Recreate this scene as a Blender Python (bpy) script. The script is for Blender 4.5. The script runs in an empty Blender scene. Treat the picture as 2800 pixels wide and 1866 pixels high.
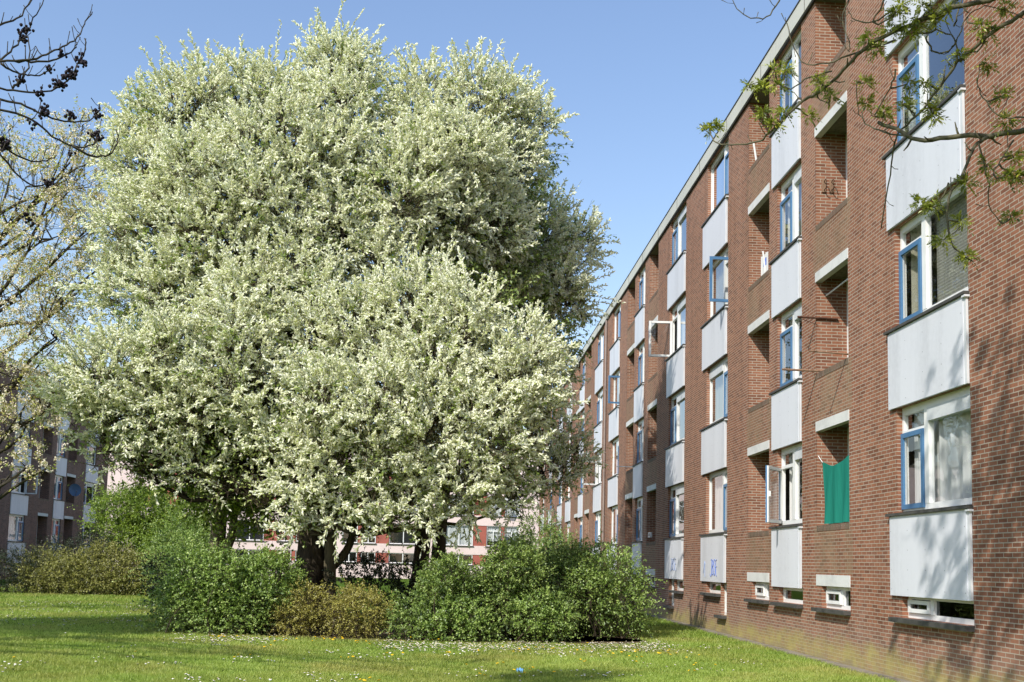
import bpy, math, random
import numpy as np
from mathutils import Vector, Matrix

R = math.radians
rng = np.random.default_rng(11)
random.seed(5)
scene = bpy.context.scene
COL = scene.collection

# ------------------------------------------------------------------ helpers
def tag(o, label=None, cat=None, group=None, kind=None):
    if label: o["label"] = label
    if cat: o["category"] = cat
    if group: o["group"] = group
    if kind: o["kind"] = kind
    return o

def empty(name, loc=(0, 0, 0), label=None, cat=None, group=None):
    o = bpy.data.objects.new(name, None)
    COL.objects.link(o)
    o.location = loc
    o.empty_display_size = 0.3
    return tag(o, label, cat, group)

def link(name, me, parent=None):
    o = bpy.data.objects.new(name, me)
    COL.objects.link(o)
    if parent is not None:
        o.parent = parent
        wl = Vector((0, 0, 0))
        p = parent
        while p is not None:
            wl += p.location
            p = p.parent
        o.location = -wl            # meshes are written in world metres
    return o

def box_uv(V, F, starts, counts):
    pass

class MB:
    """collects polygons (world metres) and links them as one mesh object"""
    def __init__(self):
        self.V, self.F, self.M = [], [], []
    def face(self, pts, m=0):
        b = len(self.V)
        self.V.extend([tuple(p) for p in pts])
        self.F.append(tuple(range(b, b + len(pts))))
        self.M.append(m)
    def hexa(self, c, m=0):
        # c: 8 corners, bottom 4 then top 4
        b = len(self.V)
        self.V.extend([tuple(p) for p in c])
        for f in ((0, 3, 2, 1), (4, 5, 6, 7), (0, 1, 5, 4), (1, 2, 6, 5), (2, 3, 7, 6), (3, 0, 4, 7)):
            self.F.append(tuple(b + i for i in f))
            self.M.append(m)
    def box(self, x0, x1, y0, y1, z0, z1, m=0):
        self.hexa([(x0, y0, z0), (x1, y0, z0), (x1, y1, z0), (x0, y1, z0),
                   (x0, y0, z1), (x1, y0, z1), (x1, y1, z1), (x0, y1, z1)], m)
    def tube(self, pts, rad, n=6, m=0, cap=True):
        P = [Vector(p) for p in pts]
        if not hasattr(rad, "__len__"):
            rad = [rad] * len(P)
        rings = []
        ref = None
        for i, p in enumerate(P):
            t = (P[min(i + 1, len(P) - 1)] - P[max(i - 1, 0)])
            t = t.normalized() if t.length > 1e-9 else Vector((0, 0, 1))
            if ref is None:
                ref = Vector((1, 0, 0)) if abs(t.x) < 0.8 else Vector((0, 1, 0))
            a = (ref - t * ref.dot(t)).normalized()
            ref = a
            bb = t.cross(a)
            base = len(self.V)
            for k in range(n):
                w = 2 * math.pi * k / n
                self.V.append(tuple(p + (a * math.cos(w) + bb * math.sin(w)) * rad[i]))
            rings.append(base)
        for i in range(len(rings) - 1):
            a, b = rings[i], rings[i + 1]
            for k in range(n):
                k2 = (k + 1) % n
                self.F.append((a + k, a + k2, b + k2, b + k)); self.M.append(m)
        if cap:
            self.F.append(tuple(rings[0] + k for k in reversed(range(n)))); self.M.append(m)
            self.F.append(tuple(rings[-1] + k for k in range(n))); self.M.append(m)
    def build(self, name, mats, parent=None, smooth=False, swap=()):
        me = bpy.data.meshes.new(name)
        me.from_pydata(self.V, [], self.F)
        for mt in mats:
            me.materials.append(mt)
        n = len(self.F)
        me.polygons.foreach_set("material_index", np.array(self.M, np.int32))
        me.polygons.foreach_set("use_smooth", np.full(n, smooth))
        # uv in metres, projected along the face normal
        nl = len(me.loops)
        vi = np.empty(nl, np.int32); me.loops.foreach_get("vertex_index", vi)
        co = np.array(self.V, np.float64)[vi]
        nrm = np.empty(n * 3); me.polygons.foreach_get("normal", nrm)
        lt = np.array([len(f) for f in self.F])
        nr = np.abs(np.repeat(nrm.reshape(-1, 3), lt, axis=0))
        mi = np.repeat(np.array(self.M), lt)
        ax = nr.argmax(1)
        u = np.where(ax == 0, co[:, 1], np.where(ax == 1, co[:, 0], co[:, 1]))
        v = np.where(ax == 2, co[:, 0], co[:, 2])
        for s in swap:
            k = mi == s
            u[k], v[k] = v[k].copy(), u[k].copy()
        uv = me.uv_layers.new(name="UVMap")
        uv.data.foreach_set("uv", np.stack([u, v], 1).astype(np.float32).ravel())
        me.update()
        return link(name, me, parent)

def mesh_np(name, V, faces, mats, mi=None, tint=None, parent=None, smooth=False):
    """faces: list of (n,k) int arrays; mi: list of material indices for each array; tint: per-vertex float"""
    me = bpy.data.meshes.new(name)
    V = np.asarray(V, np.float32)
    me.vertices.add(len(V)); me.vertices.foreach_set("co", V.ravel())
    loops = np.concatenate([f.ravel() for f in faces]).astype(np.int32)
    cnt = np.concatenate([np.full(len(f), f.shape[1], np.int32) for f in faces])
    starts = np.concatenate([[0], np.cumsum(cnt)[:-1]]).astype(np.int32)
    me.loops.add(len(loops)); me.loops.foreach_set("vertex_index", loops)
    me.polygons.add(len(cnt)); me.polygons.foreach_set("loop_start", starts)
    if mi is not None:
        m = np.concatenate([np.full(len(f), k, np.int32) for f, k in zip(faces, mi)])
        me.polygons.foreach_set("material_index", m)
    me.polygons.foreach_set("use_smooth", np.full(len(cnt), smooth))
    for mt in mats:
        me.materials.append(mt)
    if tint is not None:
        a = me.attributes.new("tint", "FLOAT", "POINT")
        a.data.foreach_set("value", np.asarray(tint, np.float32))
    me.update(calc_edges=True)
    return link(name, me, parent)

# ------------------------------------------------------------------ materials
class NT:
    def __init__(self, name):
        self.mat = bpy.data.materials.new(name)
        self.mat.use_nodes = True
        self.t = self.mat.node_tree
        self.t.nodes.clear()
        self.out = self.t.nodes.new("ShaderNodeOutputMaterial")
    def n(self, typ, **kw):
        nd = self.t.nodes.new(typ)
        for k, v in kw.items():
            if k in nd.inputs.keys() if isinstance(k, str) else False:
                nd.inputs[k].default_value = v
            else:
                setattr(nd, k, v)
        return nd
    def l(self, a, b):
        self.t.links.new(a, b)
    def math(self, op, a, b=None, clamp=False):
        nd = self.t.nodes.new("ShaderNodeMath"); nd.operation = op; nd.use_clamp = clamp
        for i, s in enumerate((a, b)):
            if s is None: continue
            if isinstance(s, (int, float)): nd.inputs[i].default_value = s
            else: self.l(s, nd.inputs[i])
        return nd.outputs[0]
    def mix(self, f, a, b, blend="MIX"):
        nd = self.t.nodes.new("ShaderNodeMix"); nd.data_type = "RGBA"; nd.blend_type = blend
        for i, s in ((0, f), (6, a), (7, b)):
            if isinstance(s, (int, float)): nd.inputs[i].default_value = s
            elif isinstance(s, tuple): nd.inputs[i].default_value = s if len(s) == 4 else (*s, 1)
            else: self.l(s, nd.inputs[i])
        return nd.outputs[2]
    def noise(self, vec, scale, detail=3, rough=0.55):
        nd = self.t.nodes.new("ShaderNodeTexNoise")
        nd.inputs["Scale"].default_value = scale
        nd.inputs["Detail"].default_value = detail
        nd.inputs["Roughness"].default_value = rough
        if vec is not None: self.l(vec, nd.inputs["Vector"])
        return nd.outputs[0]
    def ramp(self, f, stops):
        nd = self.t.nodes.new("ShaderNodeValToRGB")
        e = nd.color_ramp.elements
        while len(e) < len(stops): e.new(0.5)
        for el, (p, c) in zip(e, stops):
            el.position = p
            el.color = c if len(c) == 4 else (*c, 1)
        self.l(f, nd.inputs[0])
        return nd.outputs[0]
    def sep(self, vec):
        nd = self.t.nodes.new("ShaderNodeSeparateXYZ"); self.l(vec, nd.inputs[0]); return nd.outputs
    def pos(self):
        return self.t.nodes.new("ShaderNodeNewGeometry").outputs["Position"]
    def uv(self):
        nd = self.t.nodes.new("ShaderNodeUVMap"); nd.uv_map = "UVMap"; return nd.outputs[0]
    def scalevec(self, vec, s):
        nd = self.t.nodes.new("ShaderNodeVectorMath"); nd.operation = "MULTIPLY"
        self.l(vec, nd.inputs[0]); nd.inputs[1].default_value = s
        return nd.outputs[0]
    def principled(self, color, rough=0.6, spec=0.3, metal=0.0, bump=None, bstr=0.3, bdist=0.01):
        p = self.t.nodes.new("ShaderNodeBsdfPrincipled")
        if isinstance(color, tuple): p.inputs["Base Color"].default_value = color if len(color) == 4 else (*color, 1)
        else: self.l(color, p.inputs["Base Color"])
        if isinstance(rough, (int, float)): p.inputs["Roughness"].default_value = rough
        else: self.l(rough, p.inputs["Roughness"])
        p.inputs["Specular IOR Level"].default_value = spec
        p.inputs["Metallic"].default_value = metal
        if bump is not None:
            b = self.t.nodes.new("ShaderNodeBump")
            b.inputs["Strength"].default_value = bstr; b.inputs["Distance"].default_value = bdist
            self.l(bump, b.inputs["Height"]); self.l(b.outputs[0], p.inputs["Normal"])
        self.l(p.outputs[0], self.out.inputs[0])
        return p

def plain(name, c, rough=0.55, var=0.12, scale=3.0, spec=0.3, streak=False, bump=0.0, metal=0.0):
    t = NT(name)
    ps = t.pos()
    v = t.scalevec(ps, (1, 1, 0.12)) if streak else ps
    n1 = t.noise(v, scale, 4, 0.6)
    n2 = t.noise(ps, scale * 9, 3, 0.6)
    f = t.math("ADD", t.math("MULTIPLY", n1, 0.8), t.math("MULTIPLY", n2, 0.2))
    dark = tuple(x * (1 - 2.2 * var) for x in c)
    lite = tuple(min(1, x * (1 + 0.8 * var)) for x in c)
    colr = t.ramp(f, [(0.3, dark), (0.5, c), (0.72, lite)])
    t.principled(colr, rough, spec, metal, n2 if bump else None, bump, 0.01)
    return t.mat

def brick(name, c1, c2, mortar, weather=None, wamt=0.0, algae=False):
    t = NT(name)
    uv = t.uv(); ps = t.pos()
    # a little wobble so the courses are not ruler straight
    wob = t.n("ShaderNodeTexNoise"); wob.inputs["Scale"].default_value = 2.3; t.l(ps, wob.inputs["Vector"])
    sub = t.n("ShaderNodeVectorMath", operation="SUBTRACT"); t.l(wob.outputs[1], sub.inputs[0]); sub.inputs[1].default_value = (0.5, 0.5, 0.5)
    sc = t.scalevec(sub.outputs[0], (0.012, 0.012, 0))
    add = t.n("ShaderNodeVectorMath", operation="ADD"); t.l(uv, add.inputs[0]); t.l(sc, add.inputs[1])
    b = t.n("ShaderNodeTexBrick")
    t.l(add.outputs[0], b.inputs["Vector"])
    b.offset = 0.5; b.offset_frequency = 2
    for k, v in (("Scale", 1.0), ("Mortar Size", 0.0072), ("Mortar Smooth", 0.15), ("Bias", -0.1),
                 ("Brick Width", 0.215), ("Row Height", 0.0625)):
        b.inputs[k].default_value = v
    b.inputs["Color1"].default_value = (0, 0, 0, 1); b.inputs["Color2"].default_value = (1, 1, 1, 1)
    b.inputs["Mortar"].default_value = (0.5, 0.5, 0.5, 1)
    big = t.noise(ps, 0.55, 4, 0.6)
    mid = t.noise(ps, 5.0, 4, 0.65)
    fine = t.noise(ps, 60.0, 3, 0.7)
    dk = tuple(x * 0.72 for x in c2)
    base = t.ramp(b.outputs["Color"], [(0.0, dk), (0.10, c2), (0.6, c1), (1.0, tuple(min(1, x * 1.18) for x in c1))])
    base = t.mix(t.math("MULTIPLY", big, 0.55), base, tuple((a * 0.55 + e * 0.45) for a, e in zip(c1, c2)))
    f2 = t.math("SUBTRACT", mid, 0.5)
    hs = t.n("ShaderNodeHueSaturation"); t.l(base, hs.inputs["Color"])
    val = t.math("ADD", 1.0, t.math("ADD", t.math("MULTIPLY", f2, 0.55), t.math("MULTIPLY", t.math("SUBTRACT", fine, 0.5), 0.4)))
    t.l(val, hs.inputs["Value"])
    mcol = t.mix(t.noise(ps, 9.0, 3), tuple(x * 0.7 for x in mortar), tuple(min(1, x * 1.2) for x in mortar))
    colr = t.mix(b.outputs["Fac"], hs.outputs[0], mcol)
    # rain streaks and slow changes of tone from bay to bay
    st = t.noise(t.scalevec(ps, (1.6, 1.6, 0.10)), 1.5, 5, 0.65)
    colr = t.mix(t.ramp(st, [(0.45, (0, 0, 0)), (0.75, (0.55, 0.55, 0.55))]), colr, (0.62, 0.58, 0.54), "MULTIPLY")
    bay = t.noise(t.scalevec(ps, (0.3, 0.3, 0.22)), 1.0, 2, 0.5)
    colr = t.mix(t.ramp(bay, [(0.35, (0, 0, 0)), (0.65, (0.5, 0.5, 0.5))]), colr, (0.80, 0.74, 0.70), "MULTIPLY")
    # pale lime bloom in patches
    bloom = t.ramp(t.noise(ps, 1.1, 5, 0.7), [(0.60, (0, 0, 0)), (0.78, (1, 1, 1))])
    colr = t.mix(t.math("MULTIPLY", bloom, 0.18), colr, (0.52, 0.42, 0.36))
    if weather:
        wn = t.ramp(t.noise(t.scalevec(ps, (1, 1, 0.5)), 2.4, 4, 0.65), [(0.35, (0, 0, 0)), (0.62, (1, 1, 1))])
        colr = t.mix(t.math("MULTIPLY", wn, wamt), colr, weather)
    if algae:
        z = t.sep(ps)[2]
        m = t.math("ADD", z, t.math("MULTIPLY", t.math("SUBTRACT", t.noise(t.scalevec(ps, (1, 0.7, 1)), 1.6, 4, 0.6), 0.5), 0.75))
        a1 = t.ramp(m, [(0.22, (1, 1, 1)), (0.48, (0, 0, 0))])
        colr = t.mix(t.math("MULTIPLY", t.math("MULTIPLY", a1, t.ramp(t.noise(ps, 3.2, 5, 0.7), [(0.30, (0.25, 0.25, 0.25)), (0.62, (1, 1, 1))])), 0.80), colr,
                     t.mix(t.noise(ps, 2.2, 4), (0.27, 0.25, 0.05), (0.55, 0.48, 0.12)))
        a2 = t.ramp(m, [(0.0, (1, 1, 1)), (0.12, (0, 0, 0))])
        colr = t.mix(t.math("MULTIPLY", a2, 0.5), colr, (0.17, 0.15, 0.10))
        a3 = t.ramp(m, [(0.45, (1, 1, 1)), (1.15, (0, 0, 0))])
        colr = t.mix(t.math("MULTIPLY", a3, 0.22), colr, (0.36, 0.30, 0.24))
    h = t.math("ADD", t.math("MULTIPLY", t.math("SUBTRACT", 1.0, b.outputs["Fac"]), 1.0), t.math("MULTIPLY", fine, 0.35))
    t.principled(colr, 0.88, 0.15, 0, h, 0.6, 0.006)
    return t.mat

def leafy(name, stops, transl=0.35, gloss=0.06, rough=0.45, locvar=None):
    t = NT(name)
    at = t.n("ShaderNodeAttribute"); at.attribute_name = "tint"
    f = at.outputs["Fac"]
    colr = t.ramp(f, stops)
    if locvar:
        n = t.noise(t.pos(), locvar[0], 3, 0.6)
        colr = t.mix(t.ramp(n, [(0.42, (0, 0, 0)), (0.68, (1, 1, 1))]), colr, locvar[1], "MULTIPLY")
    d = t.n("ShaderNodeBsdfDiffuse"); t.l(colr, d.inputs[0])
    tr = t.n("ShaderNodeBsdfTranslucent")
    t.l(t.mix(1.0, colr, (1.0, 1.04, 0.74), "MULTIPLY"), tr.inputs[0])
    m = t.n("ShaderNodeMixShader"); m.inputs[0].default_value = transl
    t.l(d.outputs[0], m.inputs[1]); t.l(tr.outputs[0], m.inputs[2])
    g = t.n("ShaderNodeBsdfGlossy"); g.inputs["Roughness"].default_value = rough
    m2 = t.n("ShaderNodeMixShader"); m2.inputs[0].default_value = gloss
    t.l(m.outputs[0], m2.inputs[1]); t.l(g.outputs[0], m2.inputs[2])
    t.l(m2.outputs[0], t.out.inputs[0])
    return t.mat

def glass(name, tintc=(0.82, 0.86, 0.86), boost=1.7):
    t = NT(name)
    tr = t.n("ShaderNodeBsdfTransparent"); tr.inputs[0].default_value = (*tintc, 1)
    g = t.n("ShaderNodeBsdfGlossy"); g.inputs["Roughness"].default_value = 0.0
    g.inputs[0].default_value = (0.95, 0.97, 1.0, 1)
    # old panes are never quite flat
    bp = t.n("ShaderNodeBump"); bp.inputs["Strength"].default_value = 0.05; bp.inputs["Distance"].default_value = 0.05
    t.l(t.noise(t.pos(), 1.6, 2), bp.inputs["Height"]); t.l(bp.outputs[0], g.inputs["Normal"])
    lw = t.n("ShaderNodeLayerWeight"); lw.inputs[0].default_value = 0.5
    sch = t.math("ADD", t.math("MULTIPLY", t.math("POWER", lw.outputs["Facing"], 5.0), 0.96), 0.04)
    f = t.math("MULTIPLY", sch, boost, True)
    m = t.n("ShaderNodeMixShader"); t.l(f, m.inputs[0])
    t.l(tr.outputs[0], m.inputs[1]); t.l(g.outputs[0], m.inputs[2])
    t.l(m.outputs[0], t.out.inputs[0])
    return t.mat

def cloth(name, c, transl=0.4, stripe=None):
    t = NT(name)
    ps = t.pos()
    n = t.noise(t.scalevec(ps, (3, 3, 0.3)), 4.0, 3)
    colr = t.ramp(n, [(0.3, tuple(x * 0.8 for x in c)), (0.7, c)])
    if stripe:
        wv = t.n("ShaderNodeTexWave"); wv.wave_type = "BANDS"; wv.bands_direction = stripe[0]
        wv.inputs["Scale"].default_value = stripe[1]
        t.l(ps, wv.inputs["Vector"])
        colr = t.mix(t.math("MULTIPLY", wv.outputs[1], 0.6), colr, tuple(x * 0.35 for x in c))
    d = t.n("ShaderNodeBsdfDiffuse"); t.l(colr, d.inputs[0])
    tr = t.n("ShaderNodeBsdfTranslucent"); t.l(colr, tr.inputs[0])
    m = t.n("ShaderNodeMixShader"); m.inputs[0].default_value = transl
    t.l(d.outputs[0], m.inputs[1]); t.l(tr.outputs[0], m.inputs[2])
    t.l(m.outputs[0], t.out.inputs[0])
    return t.mat

M = {}
M["brick"] = brick("brick_red", (0.325, 0.146, 0.086), (0.245, 0.106, 0.066), (0.47, 0.415, 0.33), algae=True)
M["brick_worn"] = brick("brick_weathered", (0.315, 0.148, 0.09), (0.24, 0.11, 0.068), (0.45, 0.395, 0.31), weather=(0.27, 0.21, 0.13), wamt=0.42)
M["coping"] = brick("brick_coping", (0.24, 0.14, 0.10), (0.17, 0.11, 0.08), (0.28, 0.24, 0.19), weather=(0.13, 0.12, 0.08), wamt=0.5)
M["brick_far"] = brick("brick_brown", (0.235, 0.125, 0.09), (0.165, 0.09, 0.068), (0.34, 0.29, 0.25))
M["panel"] = plain("panel_paint", (0.68, 0.69, 0.725), 0.45, 0.075, 1.4, 0.35, streak=True)
M["trim"] = plain("trim_alu", (0.66, 0.67, 0.68), 0.35, 0.06, 2.0, 0.4)
M["white"] = plain("white_paint", (0.80, 0.80, 0.77), 0.4, 0.05, 3.0, 0.4)
M["blue"] = plain("blue_paint", (0.075, 0.185, 0.34), 0.4, 0.08, 3.0, 0.4)
M["sill"] = plain("slate_sill", (0.075, 0.072, 0.065), 0.6, 0.25, 6.0, 0.3)
M["screw"] = plain("screw_steel", (0.16, 0.16, 0.17), 0.4)
M["lintel"] = plain("concrete_white", (0.66, 0.66, 0.63), 0.7, 0.09, 2.2, 0.2, bump=0.15)
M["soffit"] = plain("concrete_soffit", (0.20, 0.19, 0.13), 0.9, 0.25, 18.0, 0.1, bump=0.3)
M["fascia"] = plain("fascia_metal", (0.57, 0.56, 0.48), 0.5, 0.08, 0.9, 0.3, streak=True)
M["roof"] = plain("roof_felt", (0.06, 0.06, 0.06), 0.9)
M["drip"] = plain("drip_edge", (0.05, 0.045, 0.04), 0.7)
M["room"] = plain("room_dim_lining", (0.16, 0.145, 0.125), 0.9, 0.2, 1.2)  # dark lining, the dimness indoors is put into the colour
M["glass"] = glass("window_glass", (0.92, 0.94, 0.94))
M["glass_dark"] = glass("window_glass_dark", (0.35, 0.38, 0.38), 1.3)
M["glass_mirror"] = glass("window_glass_shiny", (0.7, 0.75, 0.78), 3.2)
M["c_white"] = cloth("curtain_white", (0.90, 0.90, 0.87), 0.3)
M["c_net"] = cloth("curtain_net", (0.58, 0.55, 0.42), 0.35)
M["c_yellow"] = cloth("curtain_yellow", (0.60, 0.42, 0.13), 0.4)
M["c_blind"] = cloth("venetian_blind", (0.46, 0.45, 0.38), 0.2, ("Z", 6.5))
M["c_vert"] = cloth("vertical_blind", (0.55, 0.56, 0.50), 0.25, ("Y", 3.0))
M["c_red"] = cloth("curtain_red", (0.32, 0.10, 0.10), 0.35)
M["shutter_box"] = plain("roller_box", (0.62, 0.64, 0.65), 0.4)
M["pipe"] = plain("zinc_pipe", (0.30, 0.24, 0.21), 0.5)
M["ink"] = plain("spray_paint", (0.13, 0.22, 0.60), 0.6, 0.2, 20.0)
M["ink_pale"] = plain("spray_paint_faded", (0.30, 0.38, 0.58), 0.6, 0.2, 20.0)
M["rust"] = plain("rusty_steel", (0.11, 0.05, 0.03), 0.7, 0.3, 12.0)
M["rustpale"] = plain("weathered_rod", (0.26, 0.16, 0.10), 0.7, 0.3, 12.0)
M["net"] = cloth("green_mesh_cloth", (0.04, 0.36, 0.27), 0.4)
M["dish"] = plain("dish_white", (0.78, 0.78, 0.76), 0.4)
M["dish_dark"] = plain("dish_grey", (0.10, 0.12, 0.14), 0.5)
M["dish_blue"] = plain("dish_blue", (0.07, 0.12, 0.20), 0.5)
M["plaster"] = plain("pink_plaster", (0.74, 0.60, 0.56), 0.85, 0.07, 0.6, 0.1)
M["redpanel"] = plain("red_panel", (0.36, 0.105, 0.075), 0.6, 0.12, 0.8)
M["paver"] = plain("concrete_edging", (0.25, 0.22, 0.17), 0.9, 0.3, 3.0, 0.1, bump=0.3)
M["soil"] = plain("bare_soil", (0.13, 0.095, 0.06), 0.95, 0.3, 8.0, 0.05, bump=0.5)
M["bark_dark"] = plain("bark_dark", (0.060, 0.048, 0.034), 0.9, 0.4, 7.0, 0.1, streak=True, bump=0.8)
M["bark_grey"] = plain("bark_grey", (0.14, 0.12, 0.075), 0.9, 0.35, 6.0, 0.1, streak=True, bump=0.8)
M["bark_ash"] = plain("bark_ash", (0.13, 0.12, 0.075), 0.85, 0.35, 14.0, 0.15, bump=0.5)
M["bark_bare"] = plain("bark_bare", (0.060, 0.052, 0.036), 0.85, 0.35, 14.0, 0.15, bump=0.5)
M["twig"] = plain("twig_bark", (0.085, 0.066, 0.045), 0.9, 0.3, 9.0, 0.1)
M["blossom"] = leafy("bird_cherry_flowers", [(0.0, (0.84, 0.85, 0.58)), (0.3, (0.95, 0.94, 0.77)), (1.0, (0.97, 0.97, 0.89))], 0.34, 0.0)
M["leaf_cherry"] = leafy("bird_cherry_leaves", [(0.0, (0.32, 0.42, 0.10)), (0.5, (0.52, 0.61, 0.18)), (1.0, (0.70, 0.77, 0.32))], 0.38, 0.05)
M["leaf_shade"] = leafy("inner_leaves", [(0.0, (0.14, 0.20, 0.045)), (0.6, (0.29, 0.38, 0.09)), (1.0, (0.46, 0.55, 0.15))], 0.35, 0.05)  # darker copy of the cherry leaf, crown shade put into the colour
M["leaf_maple"] = leafy("maple_leaves", [(0.0, (0.12, 0.19, 0.028)), (0.6, (0.28, 0.40, 0.045)), (1.0, (0.56, 0.66, 0.08))], 0.42, 0.05)
M["leaf_bush"] = leafy("privet_leaves", [(0.0, (0.08, 0.14, 0.026)), (0.5, (0.26, 0.39, 0.07)), (1.0, (0.56, 0.67, 0.19))], 0.33, 0.06)
M["leaf_bush2"] = leafy("shrub_leaves", [(0.0, (0.07, 0.12, 0.025)), (0.5, (0.23, 0.34, 0.065)), (1.0, (0.54, 0.62, 0.19))], 0.33, 0.06)
M["leaf_olive"] = leafy("barberry_leaves", [(0.0, (0.16, 0.13, 0.02)), (0.5, (0.43, 0.40, 0.08)), (1.0, (0.66, 0.60, 0.18))], 0.30, 0.06)
M["leaf_hedge"] = leafy("hedge_leaves", [(0.0, (0.10, 0.105, 0.02)), (0.5, (0.30, 0.30, 0.06)), (1.0, (0.55, 0.52, 0.14))], 0.3, 0.06)
M["leaf_dark"] = leafy("yew_leaves", [(0.0, (0.008, 0.015, 0.005)), (0.6, (0.030, 0.050, 0.014)), (1.0, (0.08, 0.11, 0.03))], 0.2, 0.06)
M["leaf_ash"] = leafy("ash_leaves", [(0.0, (0.12, 0.16, 0.02)), (0.5, (0.30, 0.35, 0.035)), (1.0, (0.62, 0.64, 0.09))], 0.4, 0.06)
M["petal_pink"] = leafy("cherry_petals", [(0.0, (0.74, 0.58, 0.40)), (0.5, (0.91, 0.82, 0.63)), (1.0, (0.95, 0.91, 0.80))], 0.28, 0.0)
M["leaf_bronze"] = leafy("bronze_leaves", [(0.0, (0.36, 0.26, 0.09)), (0.3, (0.50, 0.46, 0.12)), (1.0, (0.42, 0.52, 0.10))], 0.35, 0.05)
M["cone"] = plain("ash_flower_cluster", (0.022, 0.015, 0.020), 0.8, 0.4, 30.0)
M["grass"] = leafy("grass_blades", [(0.0, (0.18, 0.29, 0.035)), (0.5, (0.38, 0.50, 0.085)), (1.0, (0.60, 0.68, 0.18))], 0.42, 0.03, 0.5, (0.42, (1.22, 0.93, 1.3)))
M["daisy"] = plain("daisy_petals", (0.80, 0.80, 0.76), 0.7)
M["daisy_eye"] = plain("daisy_eye", (0.75, 0.50, 0.03), 0.7)
M["dandelion"] = plain("dandelion_petals", (0.80, 0.52, 0.015), 0.7)
M["stem"] = plain("flower_stem", (0.12, 0.20, 0.04), 0.7)
M["litter"] = plain("blue_plastic", (0.18, 0.42, 0.68), 0.35)

# ---- measured positions of crowns and boughs (metres)
LOBES_FRONT_LEFT=[(-3.42,27.0,14.28,0.95),(-3.67,27.0,14.74,0.56),(-2.75,27.0,14.79,0.45),(-2.98,26.5,13.11,1.1),(-7.08,26.5,12.79,1.31),(-8.14,27.0,12.67,0.78),(-8.08,26.5,11.33,0.88),(-5.88,27.0,13.31,1.12),(-4.88,27.0,13.72,0.89),(-6.19,25.5,10.81,1.48),(-4.43,25.5,11.67,1.48),(-2.87,26.0,11.72,1.29),(-7.63,26.0,9.79,1.18),(-5.98,25.0,9.11,1.34),(-4.36,25.0,9.82,1.34),(-2.96,25.5,9.83,1.16),(-6.65,25.5,7.82,1.16),(-5.09,25.0,7.76,1.14),(-8.23,26.5,8.46,0.99),(-8.46,24.5,5.56,0.71),(-7.44,24.0,5.81,0.99),(-6.19,24.0,6.15,1.09),(-4.91,23.5,6.0,1.07),(-6.81,24.0,4.93,0.79),(-5.64,24.0,4.87,0.89),(-4.29,23.5,5.04,0.87),(-3.87,23.5,4.18,0.78),(-8.52,24.5,5.05,0.51),(-3.82,24.6,8.23,0.81),(-4.37,24.4,7.53,0.91),(-4.86,24,6.91,0.89),(-3.14,24.2,7.63,0.7),(-4.35,23.8,3.12,0.54),(-5.12,24.2,3.32,0.55),(-5.85,24.3,3.81,0.6),(-7.85,24.3,4.74,0.55),(-7.83,25,4.02,0.52),(-7.18,25,3.94,0.62),(-8.16,25,4.42,0.46)]
LOBES_RIGHT=[(-1.32,27,13.42,1.23),(0.41,27.5,13.74,1.25),(1.63,28,13.78,0.87),(1.53,28,12.78,0.98),(-0.13,26.5,11.93,1.42),(-1.61,25.5,11.0,1.37),(0.74,27.5,10.64,1.36),(-0.41,26.5,10.49,1.1),(-0.92,24.2,7.41,1.1),(0.3,23.6,7.01,1.07),(1.55,23.6,6.55,0.78),(-2.19,24,6.9,1.09),(-3.26,24,6.46,0.89),(-0.45,23.4,5.94,1.16),(1.02,23.4,5.7,0.97),(1.72,23.4,5.22,0.58),(1.77,23.6,5.96,0.54),(-1.64,25.5,8.78,0.95)]
LOBES_LOW=[(-2.7,23.0,5.02,1.05),(-1.54,22.8,4.74,1.13),(-0.41,22.8,4.68,1.13),(0.74,23.0,4.65,1.05),(1.5,23.5,4.44,0.63),(-2.46,23.0,3.78,0.86),(-1.32,23.0,3.62,0.95),(0.0,23.0,3.66,0.86),(1.07,23.5,3.74,0.63),(-3.18,23.0,3.1,0.57),(-2.05,23.0,2.94,0.52),(-0.83,23.0,2.88,0.48),(-3.24,23.0,2.3,0.27),(0.41,23.4,3.03,0.46),(1.4,23.8,3.13,0.41),(-1.29,23,2.63,0.34),(-0.35,23.2,2.57,0.33),(-2.6,23,2.5,0.32)]
LOBES_BACK=[(2.19,30.5,11.41,1.39),(3.49,31,11.36,0.9),(2.68,30.5,9.84,1.2),(3.39,31,9.47,0.7),(1.49,30,9.79,1.36),(3.88,31,11.58,0.45),(3.04,32,5.61,1.06),(3.72,32,4.96,0.66),(2.71,31,4.31,0.96),(2.07,31,3.78,0.77),(2.6,32,7.09,0.93),(2.99,32,8.05,0.53)]
LOBES_INNER=[(-5.35,28,10.78,2.66),(-1.86,28.5,10.36,2.94),(-3.34,27,7.07,2.57),(0.01,27,7.42,2.23),(-6.67,27,7.41,1.9),(0.5,29,12.39,2.04),(-1.98,25,4.61,1.55),(-5.15,26,4.85,1.61)]
LOBES_MAPLE=[(-6.92,26.5,4.2,0.99),(-5.73,27,3.96,1.0),(-5.03,28,3.72,1.04)]
LOBES_CHERRY=[(-12.41,30,12.04,1.36),(-10.96,30,12.36,0.93),(-11.58,30,10.54,1.49),(-10.28,30,11.23,0.81),(-12.31,30,8.74,1.36),(-10.64,30,9.18,1.12),(-11.27,30,7.65,1.05),(-12.39,30,6.37,1.05),(-11.95,30,5.15,0.81),(-10.94,30,13.91,0.31),(-10.61,30,13.67,0.43),(-11.39,30,13.37,0.56),(-10.26,30,12.91,0.5),(-10.08,30,9.84,0.62),(-10.9,29,3.93,0.26),(-11.47,29,3.91,0.36),(-13.44,31,14.08,0.64),(-11.18,30,6.16,0.74)]
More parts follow.
